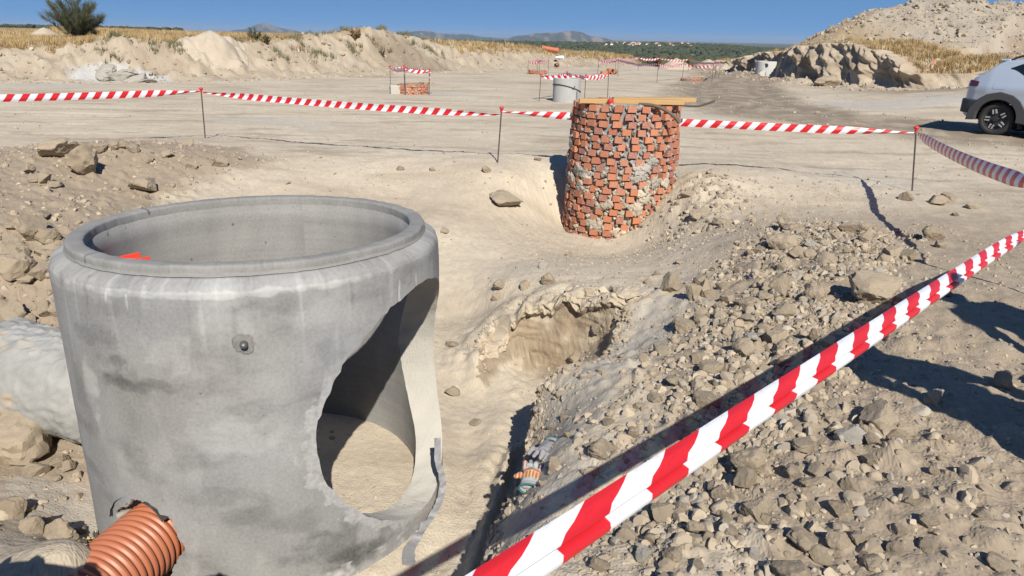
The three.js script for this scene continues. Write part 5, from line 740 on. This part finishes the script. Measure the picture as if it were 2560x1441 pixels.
{ // crumbling face of the right-hand cliff
  const c = new THREE.CatmullRomCurve3([[13.3, -56], [13.75, -45], [13.95, -38.8], [14.5, -35], [15.1, -32.4], [15.75, -30.8], [16.9, -29.5], [18.2, -28.9]].map(([x, z]) => V(x + 0.75, 0, z))), N = 420, M = 54, P = [], C = [], U = [], I = [];
  for (let i = 0; i <= N; i++) {
    const s = i / N, p = c.getPointAt(s), t = c.getTangentAt(s), nx = -t.z, nz = t.x, ix = nx > 0 ? 1 : -1, w = 0.9 + 0.5 * n2(s * 9, 3), qx = p.x + nx * ix * 1.5, qz = p.z + nz * ix * 1.5, top = Math.max(0.15, height(qx, qz, false)) + 0.06, ends = sst(0, 0.15, s) * sst(1, 0.86, s), u = s * 30;
    for (let j = 0; j <= M; j++) {
      const v = j / M; let y, o;
      if (v < 0.78) { const k = v / 0.78; y = mix(-0.15, top, k); const sk = u + y * 0.9; o = mix(-0.55, 0.1, Math.pow(k, 0.8)) + ends * (1.7 * fbm(sk * 0.33, y * 0.35 + 2, 3) - 0.9 * Math.abs(fbm(sk * 0.9, y * 0.6, 4)) + 0.28 * fbm(sk * 2.4, y * 1.6, 4) - 0.12 * sst(0.8, 1, k)); }
      else { const k = (v - 0.78) / 0.22, sk = u + top * 0.9; const o0 = 0.1 + ends * (1.7 * fbm(sk * 0.33, top * 0.35 + 2, 3) - 0.9 * Math.abs(fbm(sk * 0.9, top * 0.6, 4)) + 0.28 * fbm(sk * 2.4, top * 1.6, 4) - 0.12); o = mix(o0, 1.9, k); y = mix(top + 0.05 * n2(u * 3, k * 3), height(p.x + nx * ix * o, p.z + nz * ix * o) - 0.05, sst(0.2, 1, k)); }
      P.push(p.x + nx * ix * o, y, p.z + nz * ix * o); U.push(u / 2.2, y / 2.2); const b = clamp(0.35 + 1.2 * fbm(u * 0.7, y * 1.5, 4)) , g = 1 + 0.2 * fbm(u * 5, y * 5, 3); C.push(mix(0.47, 0.28, b) * g, mix(0.395, 0.22, b) * g, mix(0.3, 0.155, b) * g);
    }
  }
  for (let i = 0; i < N; i++) for (let j = 0; j < M; j++) { const a = i * (M + 1) + j, b = a + M + 1; I.push(a, a + 1, b, a + 1, b + 1, b); }
  const g = new THREE.BufferGeometry(); g.setAttribute('position', new THREE.Float32BufferAttribute(P, 3)); g.setAttribute('color', new THREE.Float32BufferAttribute(C, 3)); g.setAttribute('uv', new THREE.Float32BufferAttribute(U, 2)); g.setIndex(I); g.computeVertexNormals();
  const m = mesh('cliff', g, new THREE.MeshStandardMaterial({ vertexColors: true, map: soilMap, bumpMap: soilBump, bumpScale: 0.02, roughness: 1, side: THREE.DoubleSide }), scene); m.userData.kind = 'structure'; tag(m, 'crumbling shaded earth cliff beside the far track', 'cliff');
}
// gravel, crumbs and pebbles too many to count
function scatter(name, label, n, pick, size, cols, geos = pebbles) {
  const M = geos.map(g => new THREE.InstancedMesh(g, new THREE.MeshStandardMaterial({ roughness: 1, color: 0xffffff }), Math.ceil(n / geos.length))), D = new THREE.Object3D(), C = new THREE.Color(); const cnt = M.map(() => 0); let tries = 0, tot = 0;
  while (tot < n && tries++ < n * 30) {
    const p = pick(); if (!p) continue; const [x, z] = p, k = tot % geos.length; if (cnt[k] >= M[k].count) { tot++; continue; } const r = size(x, z), y = height(x, z);
    D.position.set(x, y + r * rr(-0.5, 0.25), z); D.rotation.set(rr(0, 6), rr(0, 6), rr(0, 6)); D.scale.set(r * rr(0.8, 1.25), r * rr(0.6, 1), r * rr(0.8, 1.2)); D.updateMatrix(); M[k].setMatrixAt(cnt[k], D.matrix); const c = cols[Math.floor(rnd() * cols.length)], q = rr(0.74, 1.18); C.setRGB(c[0] * q, c[1] * q, c[2] * q); M[k].setColorAt(cnt[k], C); cnt[k]++; tot++;
  }
  const G = new THREE.Group(); M.forEach((m, k) => { m.count = cnt[k]; m.instanceMatrix.needsUpdate = true; m.name = 'pebbles'; shadowed(m); G.add(m); m.userData.kind = 'stuff'; }); G.name = numbered(name); G.userData.kind = 'stuff'; tag(G, label, 'gravel'); scene.add(G);
}
const EARTH = [[0.345, 0.285, 0.21], [0.32, 0.26, 0.19], [0.37, 0.31, 0.23], [0.3, 0.245, 0.18], [0.335, 0.28, 0.205], [0.34, 0.3, 0.245]], BROWNS = [[0.33, 0.27, 0.2], [0.36, 0.30, 0.225], [0.30, 0.245, 0.185]];
const pw = (a, b, e) => () => a + (b - a) * Math.pow(rnd(), e);
const inT = (x, z) => Math.hypot(x - MH.x, z - MH.z) < 1.12 && Math.hypot(x - MH.x, z - MH.z) > 0.82;
scatter('rubble_gravel', 'loose broken earth crumbs covering the rubble ridge', 12000, () => { const x = rr(0, 4), z = rr(-7.8, -1.5); return sdPoly(RUBBLE, x, z) < 0.35 * Math.pow(rnd(), 2) - 0.02 && n2(x * 2.2, z * 2.2) > -0.5 + 0.6 * rnd() ? [x, z] : null; }, pw(0.005, 0.042, 4), EARTH);
scatter('soil_crumbs', 'small soil crumbs strewn over the near brown ground', 14000, () => { const x = rr(0, 4.6), z = -1.3 - 8 * Math.pow(rnd(), 1.6); return x > 0.1 && n2(x * 1.1, z * 1.1) > -0.25 + 0.5 * rnd() - 0.35 ? [x, z] : null; }, pw(0.003, 0.02, 4), EARTH);
scatter('soil_clods', 'broken clods lying about on the near brown soil', 900, () => { const x = rr(0.35, 3), z = -1.6 - 3.2 * rnd(); return x < 1.05 - 0.3 * z + 0.3 * rnd() && n2(x * 1.8 + 3, z * 1.8) > -0.15 + 0.5 * (rnd() - 0.5) ? [x, z] : null; }, pw(0.012, 0.045, 2.5), EARTH);
scatter('spoil_crumbs', 'brown crumbs and pebbles on the spoil slope behind the manhole', 8000, () => { const x = rr(-9, -2.5), z = rr(-12.2, -2.6); return sdPoly(LEFTSPOIL, x, z) < 0.3 * rnd() && (n2(x * 1.4, z * 1.4) > -0.3 || rnd() < 0.2) ? [x, z] : null; }, pw(0.005, 0.045, 4), BROWNS);
scatter('pit_grit', 'sandy grit scattered on the pit slopes and trench floor', 8000, () => { const x = rr(-4.2, 2.6), z = rr(-10.4, -2); return !inT(x, z) && n2(x * 0.9 + 5, z * 0.9) > -0.1 + 0.5 * (rnd() - 0.5) ? [x, z] : null; }, pw(0.003, 0.02, 5), EARTH);
scatter('edge_clods', 'broken crumbs along the lip of the trench and cut face', 1500, () => { const x = rr(-0.4, 1.2), z = rr(-6.3, -1.8), d = sdPoly(TRENCH, x, z); return d > 0 && d < 0.02 + 0.22 * rnd() * rnd() && x > -0.2 && (z > -4.2 || x > 0.2) ? [x, z] : null; }, pw(0.006, 0.035, 3), EARTH);
scatter('rim_clods', 'broken crust crumbs along the top of the cut bank face', 700, () => { const x = rr(-0.3, 1.2), z = rr(-6.4, -5.3), [d] = sdLine(SLOTFACE, x, z); return sdPoly(TRENCH, x, z) > 0.02 && d < 0.1 + 0.25 * rnd() * rnd() ? [x, z] : null; }, pw(0.008, 0.05, 3), EARTH.map(c => c.map(v => v * 1.2)));
scatter('mound_clods', 'sandy clods in the loose mound against the brick shaft', 900, () => { const x = rr(1.7, 3.6), z = rr(-10, -7.2); return Math.exp(-(((x - 2.45) / 0.6) ** 2) - ((z + 8.7) / 0.9) ** 2) > rnd() ? [x, z] : null; }, pw(0.006, 0.055, 4.5), EARTH);
scatter('plain_pebbles', 'scattered pebbles and crumbs on the open plain', 5000, () => { const z = -9 - 26 * Math.pow(rnd(), 1.5), x = rr(-0.85, 0.85) * -z; return n2(x * 0.3, z * 0.5) > -0.05 + 0.4 * (rnd() - 0.5) ? [x, z] : null; }, pw(0.004, 0.035, 5), EARTH);
scatter('bank_clods', 'eroded clods on the faces of the far banks', 18000, () => { const z = rr(-62, -22), x = rr(-0.85, 0.85) * -z, [d, , s] = sdLine(BANKL, x, z), k = s < 0 ? d : -d; if (k > -1.2 && k < 5 && rnd() < 0.8) return [x, z]; return x > 10 && (() => { const [dc, , sc] = sdLine(CLIFF, x, z); return (sc < 0 ? dc : -dc) > -2; })() ? [x, z] : null; }, pw(0.012, 0.11, 3.4), [...EARTH, ...BROWNS]);
scatter('heap_clods', 'coarse clods covering the big spoil heap', 6000, () => { const x = rr(17, 38), z = rr(-54, -38), q = ((x - 28.5) / 8.2) ** 2 + ((z + 46.5) / 6.4) ** 2, q2 = ((x - 21.5) / 4.6) ** 2 + ((z + 44.5) / 4.2) ** 2; return q < 2.2 || q2 < 1.6 ? [x, z] : null; }, pw(0.02, 0.2, 4.5), [...EARTH, ...BROWNS]);
scatter('track_clods', 'dark clods thrown up along the edges of the track', 2500, () => { const z = rr(-50, -13), x = rr(5, 18), [d] = sdLine(TRACK, x, z); return Math.abs(d - 2.1) < 0.5 * rnd() + 0.05 || (d < 2.4 && rnd() < 0.15) ? [x, z] : null; }, pw(0.008, 0.05, 4), BROWNS);
// ------------------------------------------------------------------ sand heaps
function heap(label, x, z, R, H, c = 0, y0) {
  const n = 60, m = 26, P = [], I = [], C = [], U = []; for (let i = 0; i <= m; i++) for (let j = 0; j <= n; j++) { const r = i / m, a = j / n * 6.2832, lr = R * r * (1 + 0.16 * n2(Math.cos(a) * 1.2 + x, Math.sin(a) * 1.2)); const px = lr * Math.cos(a), pz = lr * Math.sin(a), y = (height(x + px, z + pz, false) - height(x, z, false)) * sst(0.1, 0.8, r) + H * (Math.pow(1 - r, 1.05) + 0.06 * (1 - r) * fbm(px * 3 / R + x, pz * 3 / R, 3)) - (r > 0.96 ? 0.12 : 0) + 0.04 - 0.05 * H * Math.exp(-r * r * 120); P.push(px, y, pz); const k = 1 + 0.15 * fbm(px * 4, pz * 4, 3); C.push(0.47 * k, 0.405 * k, 0.32 * k); U.push(px / 2, pz / 2); }
  for (let i = 0; i < m; i++) for (let j = 0; j < n; j++) { const a = i * (n + 1) + j, b = a + n + 1; I.push(a, a + 1, b, a + 1, b + 1, b); }
  const g = new THREE.BufferGeometry(); g.setAttribute('position', new THREE.Float32BufferAttribute(P, 3)); g.setAttribute('color', new THREE.Float32BufferAttribute(C, 3)); g.setAttribute('uv', new THREE.Float32BufferAttribute(U, 2)); g.setIndex(I); g.computeVertexNormals();
  const o = solid('sand_heap', g, soilMat, label, 'heap'); o.position.set(x, height(x, z, false) - (y0 ?? 0.02), z); return o;
}
heap('pointed pale sand heap spilling down the front of the bank', -13.3, -32.2, 1.7, 0.8, 0, 0.1);
heap('pointed sand heap behind the middle of the long taped strip', 11.2, -51.5, 1.35, 0.75);
heap('small low sand heap beside the far end of the track', 12.9, -49.5, 1.1, 0.55);
heap('pointed sand heap closest to the far track', 13.9, -48.5, 1.05, 0.62);
heap('white sand mound standing in the dry grass field', -39.5, -62, 1.6, 0.9);
// ------------------------------------------------------------------ scrap on the bank
{
  const py = height(2.1, -52.6) + 0.16, p = solid('clay_pipe', new THREE.LatheGeometry([[0.13, 0], [0.16, 0], [0.16, 1.05], [0.185, 1.07], [0.185, 1.25], [0.15, 1.25], [0.13, 0]].map(q => new THREE.Vector2(...q)), 32).rotateZ(-Math.PI / 2), std(lin(0.42, 0.13, 0.07), 0.7), 'red clay pipe lying on top of the bank', 'pipe'); p.position.set(1.75, py + 0.08, -52.4); p.rotation.set(0, 0.25, -0.14);
  const bg = lumpGeo(4, 5, 0.9, 2.2).scale(0.34, 0.12, 0.22), b = solid('plastic_bag', bg, std(lin(0.75, 0.77, 0.8), 0.6), 'crumpled white plastic bag below the clay pipe', 'bag'); b.position.set(2.95, height(2.95, -50.7) + 0.2, -50.7);
  const o = solid('drain_outlet', new THREE.LatheGeometry([[0.1, 0], [0.14, 0], [0.14, 0.6], [0.1, 0.6], [0.1, 0]].map(q => new THREE.Vector2(...q)), 24).rotateX(Math.PI / 2), std(lin(0.3, 0.1, 0.06), 0.8), 'drain pipe mouth poking out at the bank foot', 'pipe'); o.position.set(2.78, 0.16, -49.6); o.rotation.y = -0.2;
  for (const [x, z, l, h] of [[17.9, -31.7, 'orange topped marker stake in the dry grass above the cliff', 0.42], [-10.4, -35.2, 'small pink marker stake on the left bank', 0.3]]) { const t = thing('marker_stake', l, 'stake', undefined, [x, height(x, z), z]); t.rotation.z = -0.12; mesh('stake', new RoundedBoxGeometry(0.05, h, 0.03, 2, 0.006).translate(0, h / 2 - 0.02, 0), std(lin(0.6, 0.45, 0.36), 0.9), t); mesh('painted_top', new RoundedBoxGeometry(0.056, h * 0.5, 0.036, 2, 0.006).translate(0, h * 0.73, 0), std(lin(0.75, 0.16, 0.07), 0.8), t); }
}
// ------------------------------------------------------------------ grass and shrubs
function bladeGeo(n, h, spread, w) { const P = [], I = []; for (let i = 0; i < n; i++) { const a = rr(0, 6.28), r = rr(0, spread), x = r * Math.cos(a), z = r * Math.sin(a), la = rr(0, 6.28), l = rr(0.1, 0.5) * h, hh = h * rr(0.5, 1.1), wx = Math.cos(la + 1.57) * w, wz = Math.sin(la + 1.57) * w, b = P.length / 3; P.push(x - wx, 0, z - wz, x + wx, 0, z + wz, x + Math.cos(la) * l * 0.4 + wx * 0.7, hh * 0.6, z + Math.sin(la) * l * 0.4 + wz * 0.7, x + Math.cos(la) * l * 0.4 - wx * 0.7, hh * 0.6, z + Math.sin(la) * l * 0.4 - wz * 0.7, x + Math.cos(la) * l, hh, z + Math.sin(la) * l); I.push(b, b + 1, b + 2, b, b + 2, b + 3, b + 3, b + 2, b + 4); } const g = new THREE.BufferGeometry(); g.setAttribute('position', new THREE.Float32BufferAttribute(P, 3)); g.setIndex(I); g.computeVertexNormals(); return g; }
function meadow(name, label, n, pick, cols, scale) { const gs = [0, 1, 2].map(() => bladeGeo(16, 0.34, 0.16, 0.009)), G = new THREE.Group(), D = new THREE.Object3D(), C = new THREE.Color(); gs.forEach(g => { const m = new THREE.InstancedMesh(g, new THREE.MeshStandardMaterial({ roughness: 1, side: THREE.DoubleSide }), Math.floor(n / 3)); let i = 0, tr = 0; while (i < m.count && tr++ < n * 20) { const p = pick(); if (!p) continue; const [x, z] = p; D.position.set(x, height(x, z) - 0.03, z); D.rotation.set(0, rr(0, 6.28), 0); const s = scale(x, z) * rr(0.7, 1.35); D.scale.set(s * 1.2, s, s * 1.2); D.updateMatrix(); m.setMatrixAt(i, D.matrix); const c = cols[Math.floor(rnd() * cols.length)], k = rr(0.8, 1.15); C.setRGB(c[0] * k, c[1] * k, c[2] * k); m.setColorAt(i, C); i++; } m.count = i; m.name = 'grass_blades'; m.userData.kind = 'stuff'; shadowed(m); G.add(m); }); G.name = numbered(name); G.userData.kind = 'stuff'; tag(G, label, 'grass'); scene.add(G); }
const GOLD = [[0.42, 0.29, 0.13], [0.36, 0.24, 0.10], [0.47, 0.35, 0.18], [0.28, 0.19, 0.09], [0.5, 0.4, 0.24]];
meadow('dry_grass', 'golden dry grass growing over the left field above the bank', 21000, () => { const z = -27 - 75 * Math.pow(rnd(), 1.7), x = rr(-0.85, 0.22) * -z, [d, , s] = sdLine(BANKL, x, z); return s < 0 && d > 3.0 + 1.2 * fbm(x * 0.5, z * 0.5, 3) && fbm(x * 0.4 + 9, z * 0.4, 3) > -0.3 + (x > -14 ? 0.28 * rnd() : 0) && Math.hypot((x + 12.6) / 2.6, (z + 31.6) / 2.4) > 1 && !(x > -11.5 && x < -3 && z > -46) ? [x, z] : null; }, GOLD, (x, z) => 0.75 + 0.012 * (-z - 27));
meadow('dry_grass', 'dry grass fringe along the top of the right cliff', 5000, () => { const z = rr(-62, -25), x = rr(12, 26), [d, sc, s] = sdLine(CLIFF, x, z); return s < 0 && d > 0.9 && d < 6.5 && z < -30.5 && x < 22.5 && d < 4.6 && ((x - 28.5) / 8.2) ** 2 + ((z + 46.5) / 6.4) ** 2 > 2.4 && ((x - 21.5) / 4.6) ** 2 + ((z + 44.5) / 4.2) ** 2 > 1.9 && fbm(x * 0.4, z * 0.4, 3) > -0.25 ? [x, z] : null; }, GOLD, () => 0.75);
meadow('dry_grass', 'dry grass fringe along the far end of the left bank', 2600, () => { const z = rr(-75, -44), x = rr(-6, 22), [d, , s] = sdLine(BANKL, x, z); return s < 0 && d > 2.2 && d < 7 ? [x, z] : null; }, GOLD, () => 0.95);
meadow('green_weeds', 'grey green weeds on the rough top of the left bank', 700, () => { const z = rr(-46, -29), x = rr(-17, -4), [d, , s] = sdLine(BANKL, x, z); return s < 0 && d > 1.6 && d < 7 && fbm(x * 0.8 + 3, z * 0.8, 3) > 0.12 ? [x, z] : null; }, [[0.1, 0.11, 0.055], [0.14, 0.13, 0.07], [0.2, 0.17, 0.09]], () => 0.7);
function broom(name, label, pos, H, W, cols, stems, twigs) { // many thin upright stems splitting into sprays of fine twigs
  const t = thing(name, label, 'shrub', undefined, pos), stemG = [], P = [], I = [], C = [];
  for (let i = 0; i < stems; i++) {
    const a = rr(0, 6.28), out = W / 2 * Math.sqrt(rnd()) * 0.95, h = H * rr(0.6, 0.97) * (1 - 0.35 * (out / (W / 2)) ** 2), b = V(rr(-0.12, 0.12) * W * 0.3, -0.05, rr(-0.1, 0.1) * W * 0.3), m1 = V(b.x + Math.cos(a) * out * 0.3, h * 0.4, b.z + Math.sin(a) * out * 0.3), e = V(Math.cos(a) * out, h, Math.sin(a) * out);
    const c = new THREE.CatmullRomCurve3([b, m1, e]); stemG.push(new THREE.TubeGeometry(c, 8, 0.012 + 0.008 * H / 2, 5));
    for (let k = 0; k < twigs; k++) { const s = Math.pow(rnd(), 0.7) * 0.72 + 0.28, p = c.getPoint(s), d = c.getTangent(s).multiplyScalar(0.8).add(V(rr(-0.9, 0.9), rr(-0.1, 0.8), rr(-0.9, 0.9))).normalize(), l = H * rr(0.08, 0.2), w = 0.012, q = V(rr(-1, 1), rr(-1, 1), rr(-1, 1)).cross(d).normalize().multiplyScalar(w), f = P.length / 3, e2 = p.clone().addScaledVector(d, l), st = p.clone().add(V(rr(-0.1, 0.1), rr(-0.1, 0.1), rr(-0.1, 0.1)).multiplyScalar(H * 0.4)); e2.add(st).sub(p); P.push(st.x - q.x, st.y - q.y, st.z - q.z, st.x + q.x, st.y + q.y, st.z + q.z, e2.x, e2.y, e2.z); I.push(f, f + 1, f + 2); const cc = cols[Math.floor(rnd() * cols.length)], kk = rr(0.75, 1.2); for (let v = 0; v < 3; v++) C.push(cc[0] * kk, cc[1] * kk, cc[2] * kk); }
  }
  mesh('trunk', mergeGeometries(stemG), std(lin(0.07, 0.06, 0.05), 1), t); const g = new THREE.BufferGeometry(); g.setAttribute('position', new THREE.Float32BufferAttribute(P, 3)); g.setAttribute('color', new THREE.Float32BufferAttribute(C, 3)); g.setIndex(I); g.computeVertexNormals(); mesh('crown', g, new THREE.MeshStandardMaterial({ vertexColors: true, roughness: 1, side: THREE.DoubleSide }), t); return t;
}
const OLIVE = [[0.075, 0.085, 0.04], [0.095, 0.1, 0.055], [0.12, 0.115, 0.06], [0.06, 0.075, 0.045]];
broom('broom_shrub', 'tall grey green broom bush standing alone in the dry field', [-30.6, height(-30.6, -51.5) - 0.05, -51.5], 3.1, 4.0, OLIVE, 46, 190);
broom('broom_shrub', 'small green broom bush on the left bank with a smaller one beside it', [-12.6, height(-12.6, -35.5), -35.5], 0.75, 0.8, OLIVE, 14, 60);
broom('broom_shrub', 'lower green broom bush beside the small one on the left bank', [-11.7, height(-11.7, -34.6), -34.6], 0.55, 0.6, OLIVE, 12, 50);
broom('dry_bush', 'round dry tan bush on the bank hump', [-8.5, height(-8.5, -38.9), -38.9], 0.75, 0.85, [[0.3, 0.2, 0.1], [0.36, 0.25, 0.13], [0.24, 0.16, 0.08]], 16, 70);
broom('dry_bush', 'sparse dark weed on the face of the left bank', [-7.0, height(-7.0, -38.6), -38.6], 0.4, 0.6, [[0.14, 0.12, 0.07], [0.2, 0.16, 0.09]], 9, 30);
broom('dry_bush', 'dry weed tuft on the grey floor beside the manhole foot', [-2.32, height(-2.32, -3.22), -3.22], 0.12, 0.16, [[0.5, 0.36, 0.14], [0.6, 0.45, 0.2]], 14, 14);
// ------------------------------------------------------------------ valley trees, wooded hill, mountains
function crown(n, w, h, sd) { const gs = []; for (let i = 0; i < n; i++) { const a = rr(0, 6.28), y = rnd(), r = Math.sqrt(rnd()) * w * Math.pow(Math.sin(Math.PI * clamp(0.12 + 0.82 * y)), 0.7), s = rr(0.16, 0.34) * w, g = pebbles[i % 5].clone(); g.scale(s, s * rr(0.7, 1.1), s).rotateY(rr(0, 6)).translate(r * Math.cos(a), h * (0.16 + 0.8 * y), r * Math.sin(a)); gs.push(g); } return mergeGeometries(gs); }
const leafMats = [[0.045, 0.055, 0.028], [0.055, 0.065, 0.03], [0.035, 0.045, 0.028], [0.065, 0.07, 0.038]].map(c => std(lin(...c), 1));
const crowns = [0, 1, 2, 3].map(i => crown(60, 1, 1.1, i)), cyps = [0, 1].map(i => crown(50, 0.22, 1.0, i)), trunkG = new THREE.CylinderGeometry(0.035, 0.06, 0.4, 7).translate(0, 0.15, 0);
for (let i = 0; i < 15; i++) { const d = rr(190, 240), k = 0.262 + 0.0042 * i + rr(-0.002, 0.002), x = k * d, z = -d, t = thing('cypress_tree', 'slim dark cypress in the row beyond the end of the site', 'tree', 'row of cypresses in the valley', [x, height(x, z) - 0.2, z], rr(0, 6)); const s = rr(3.6, 5.6); t.scale.set(s, s, s); mesh('trunk', trunkG, std(lin(0.06, 0.05, 0.04), 1), t); mesh('crown', cyps[i % 2], leafMats[2], t); }
for (let i = 0; i < 48; i++) { const d = 70 + 190 * Math.pow(rnd(), 0.9), k = rr(0.16, 0.4), x = k * d, z = -d; const hh = height(x, z); if (hh > -1) continue; const t = thing('valley_tree', 'rounded olive green tree on the valley side beyond the site', 'tree', 'trees on the near valley side', [x, hh - 0.2, z], rr(0, 6)); const s = rr(1.1, 2.3) * (d > 140 ? 1.3 : 1); t.scale.set(s * 1.1, s, s * 1.1); mesh('trunk', trunkG, std(lin(0.06, 0.05, 0.04), 1), t); mesh('crown', crowns[i % 4], leafMats[i % 2 ? 3 : 1], t); }
const ridge = [[-0.6, -0.006], [-0.05, -0.0058], [0.11, -0.0052], [0.2, -0.0042], [0.274, -0.0052], [0.355, -0.0085], [0.43, -0.0045], [0.55, -0.002], [0.8, -0.002]];
const hillY = (k, d) => { const top = 1.9 + lerpTab(ridge, k) * 2900, u = (d - 700) / 2200; return mix(-62, top - 6, sst(0, 1, u)) + 5 * fbm(k * 26, d * 0.003, 3) * sst(0.05, 0.4, u) * (1 - sst(0.8, 1, u)) - (u > 1 ? (u - 1) * 90 : 0); };
{
  const P = [], I = [], C = [], n = 220, m = 44; for (let i = 0; i <= m; i++) for (let j = 0; j <= n; j++) { const d = mix(680, 3300, i / m), k = mix(-0.3, 0.85, j / n); P.push(k * d, hillY(k, d), -d); const q = sst(0.12, 0.34, fbm(k * 40, d * 0.008, 4)); C.push(mix(0.05, 0.2, q), mix(0.058, 0.175, q), mix(0.032, 0.11, q)); } for (let i = 0; i < m; i++) for (let j = 0; j < n; j++) { const a = i * (n + 1) + j, b = a + n + 1; I.push(a, a + 1, b, a + 1, b + 1, b); }
  const g = new THREE.BufferGeometry(); g.setAttribute('position', new THREE.Float32BufferAttribute(P, 3)); g.setAttribute('color', new THREE.Float32BufferAttribute(C, 3)); g.setIndex(I); g.computeVertexNormals(); const h = mesh('hill', g, new THREE.MeshStandardMaterial({ vertexColors: true, roughness: 1 }), scene); h.userData.kind = 'structure'; tag(h, 'wooded hillside across the valley', 'hill');
  const W = new THREE.InstancedMesh(crowns[0].index ? pebbles[0] : pebbles[0], std(0xffffff, 1), 11000), D = new THREE.Object3D(), c = new THREE.Color(); let q = 0; while (q < 11000) { const d = 700 + 2250 * Math.sqrt(rnd()), k = rr(-0.1, 0.82); if (fbm(k * 40, d * 0.008, 4) > 0.2 + 0.2 * rnd()) continue; const s = rr(3.2, 7.5); D.position.set(k * d, hillY(k, d) + s * 0.5, -d); D.scale.set(s * rr(0.9, 1.4), s * rr(0.8, 1.2), s * rr(0.9, 1.4)); D.rotation.set(0, rr(0, 6), 0); D.updateMatrix(); W.setMatrixAt(q, D.matrix); const f = rr(0.6, 1.3); c.setRGB(0.045 * f, 0.056 * f, 0.03 * f); W.setColorAt(q, c); q++; }
  stuff(W, 'hill_woodland', 'dark evergreen wood covering the hillside across the valley', 'wood');
  const L = new THREE.InstancedMesh(pebbles[1], std(0xffffff, 1), 900); for (let i = 0; i < 900; i++) { const d = rr(700, 1100), k = rr(-0.9, -0.45), s = rr(1.0, 2.6); D.position.set(k * d, height(k * d, -d) + s * 0.6, -d); D.scale.set(s * 1.6, s, s * 1.6); D.rotation.set(0, rr(0, 6), 0); D.updateMatrix(); L.setMatrixAt(i, D.matrix); const f = rr(0.7, 1.2); c.setRGB(0.05 * f, 0.058 * f, 0.035 * f); L.setColorAt(i, c); } stuff(L, 'far_tree_line', 'thin dark line of far trees behind the dry field', 'wood');
  const hw = std(lin(0.78, 0.74, 0.68), 0.9), hr = std(lin(0.4, 0.2, 0.13), 0.9), hg = new THREE.BoxGeometry(1, 0.55, 0.8).translate(0, 0.27, 0), rg = new THREE.CylinderGeometry(0.001, 0.72, 0.3, 4).rotateY(Math.PI / 4).scale(1.08, 1, 0.88).translate(0, 0.7, 0);
  for (let i = 0; i < 46; i++) { const top = i < 30, d = top ? rr(2350, 2850) : rr(800, 1900), k = top ? rr(0.11, 0.235) : rr(0.16, 0.62), t = thing('hill_house', top ? 'small pale house in the village along the hill top' : 'lone pale house among the trees on the hillside', 'house', top ? 'village houses along the hill top' : 'lone houses on the hillside', [k * d, hillY(k, d) + (top ? 3.2 : 2.5), -d], rr(-0.6, 0.6)); const s = rr(7, 14) * (top ? 1 : 0.8); t.scale.set(s, s * 0.85, s); mesh('wall', hg, hw, t); mesh('roof', rg, hr, t); }
}
function range(label, tab, dist, cols) { // a bare mountain ridge far away
  const n = 260, m = 26, P = [], I = [], C = [], k0 = tab[0][0], k1 = tab[tab.length - 1][0];
  for (let i = 0; i <= m; i++) for (let j = 0; j <= n; j++) { const k = mix(k0, k1, j / n), u = i / m, d = dist * (1 + 0.22 * (u - 0.7)), top = (lerpTab(tab, k) * 1.15 + 0.0004) * dist + 300, pr = u < 0.7 ? Math.pow(u / 0.7, 0.9) : 1 - (u - 0.7) * 1.2, sp = 1 + (u < 0.68 ? 0.18 : 0.03) * fbm(k * 70, u * 5, 4); P.push(k * d, -300 + top * pr * sp, -d); const q = sst(-0.05, 0.25, fbm(k * 60 + 3, u * 4 + k * 30, 4)); for (let v = 0; v < 3; v++) C.push(mix(cols[0][v], cols[1][v], q)); }
  for (let i = 0; i < m; i++) for (let j = 0; j < n; j++) { const a = i * (n + 1) + j, b = a + n + 1; I.push(a, a + 1, b, a + 1, b + 1, b); }
  const g = new THREE.BufferGeometry(); g.setAttribute('position', new THREE.Float32BufferAttribute(P, 3)); g.setAttribute('color', new THREE.Float32BufferAttribute(C, 3)); g.setIndex(I); g.computeVertexNormals(); const o = mesh(numbered('mountain_range'), g, new THREE.MeshStandardMaterial({ vertexColors: true, roughness: 1 }), scene); o.userData.kind = 'structure'; tag(o, label, 'mountains');
}
range('bare rounded mountain with a step near its summit', [[-0.02, -0.004], [0.004, 0.0015], [0.03, 0.0045], [0.05, 0.0055], [0.0738, 0.0078], [0.083, 0.0074], [0.101, 0.0025], [0.144, -0.0035], [0.17, -0.006]], 14000, [[0.06, 0.068, 0.06], [0.2, 0.165, 0.14]]);
range('long low mountain ridge left of the bare mountain', [[-0.2, -0.004], [-0.157, 0.001], [-0.135, 0.0042], [-0.1247, 0.0048], [-0.1, 0.002], [-0.07, 0.0018], [-0.04, -0.0012], [0.0, -0.004]], 15500, [[0.055, 0.065, 0.06], [0.17, 0.145, 0.125]]);
range('small far mountain hump over the dry field', [[-0.41, -0.004], [-0.3726, 0.002], [-0.339, 0.0095], [-0.31, 0.004], [-0.27, -0.003]], 17000, [[0.06, 0.07, 0.068], [0.16, 0.14, 0.125]]);
range('faint far mountain top beyond the bank hump', [[-0.27, -0.004], [-0.24, 0.003], [-0.225, 0.0045], [-0.2, 0.001], [-0.16, -0.004]], 18000, [[0.06, 0.07, 0.07], [0.14, 0.13, 0.12]]);
renderer.render(scene, camera);
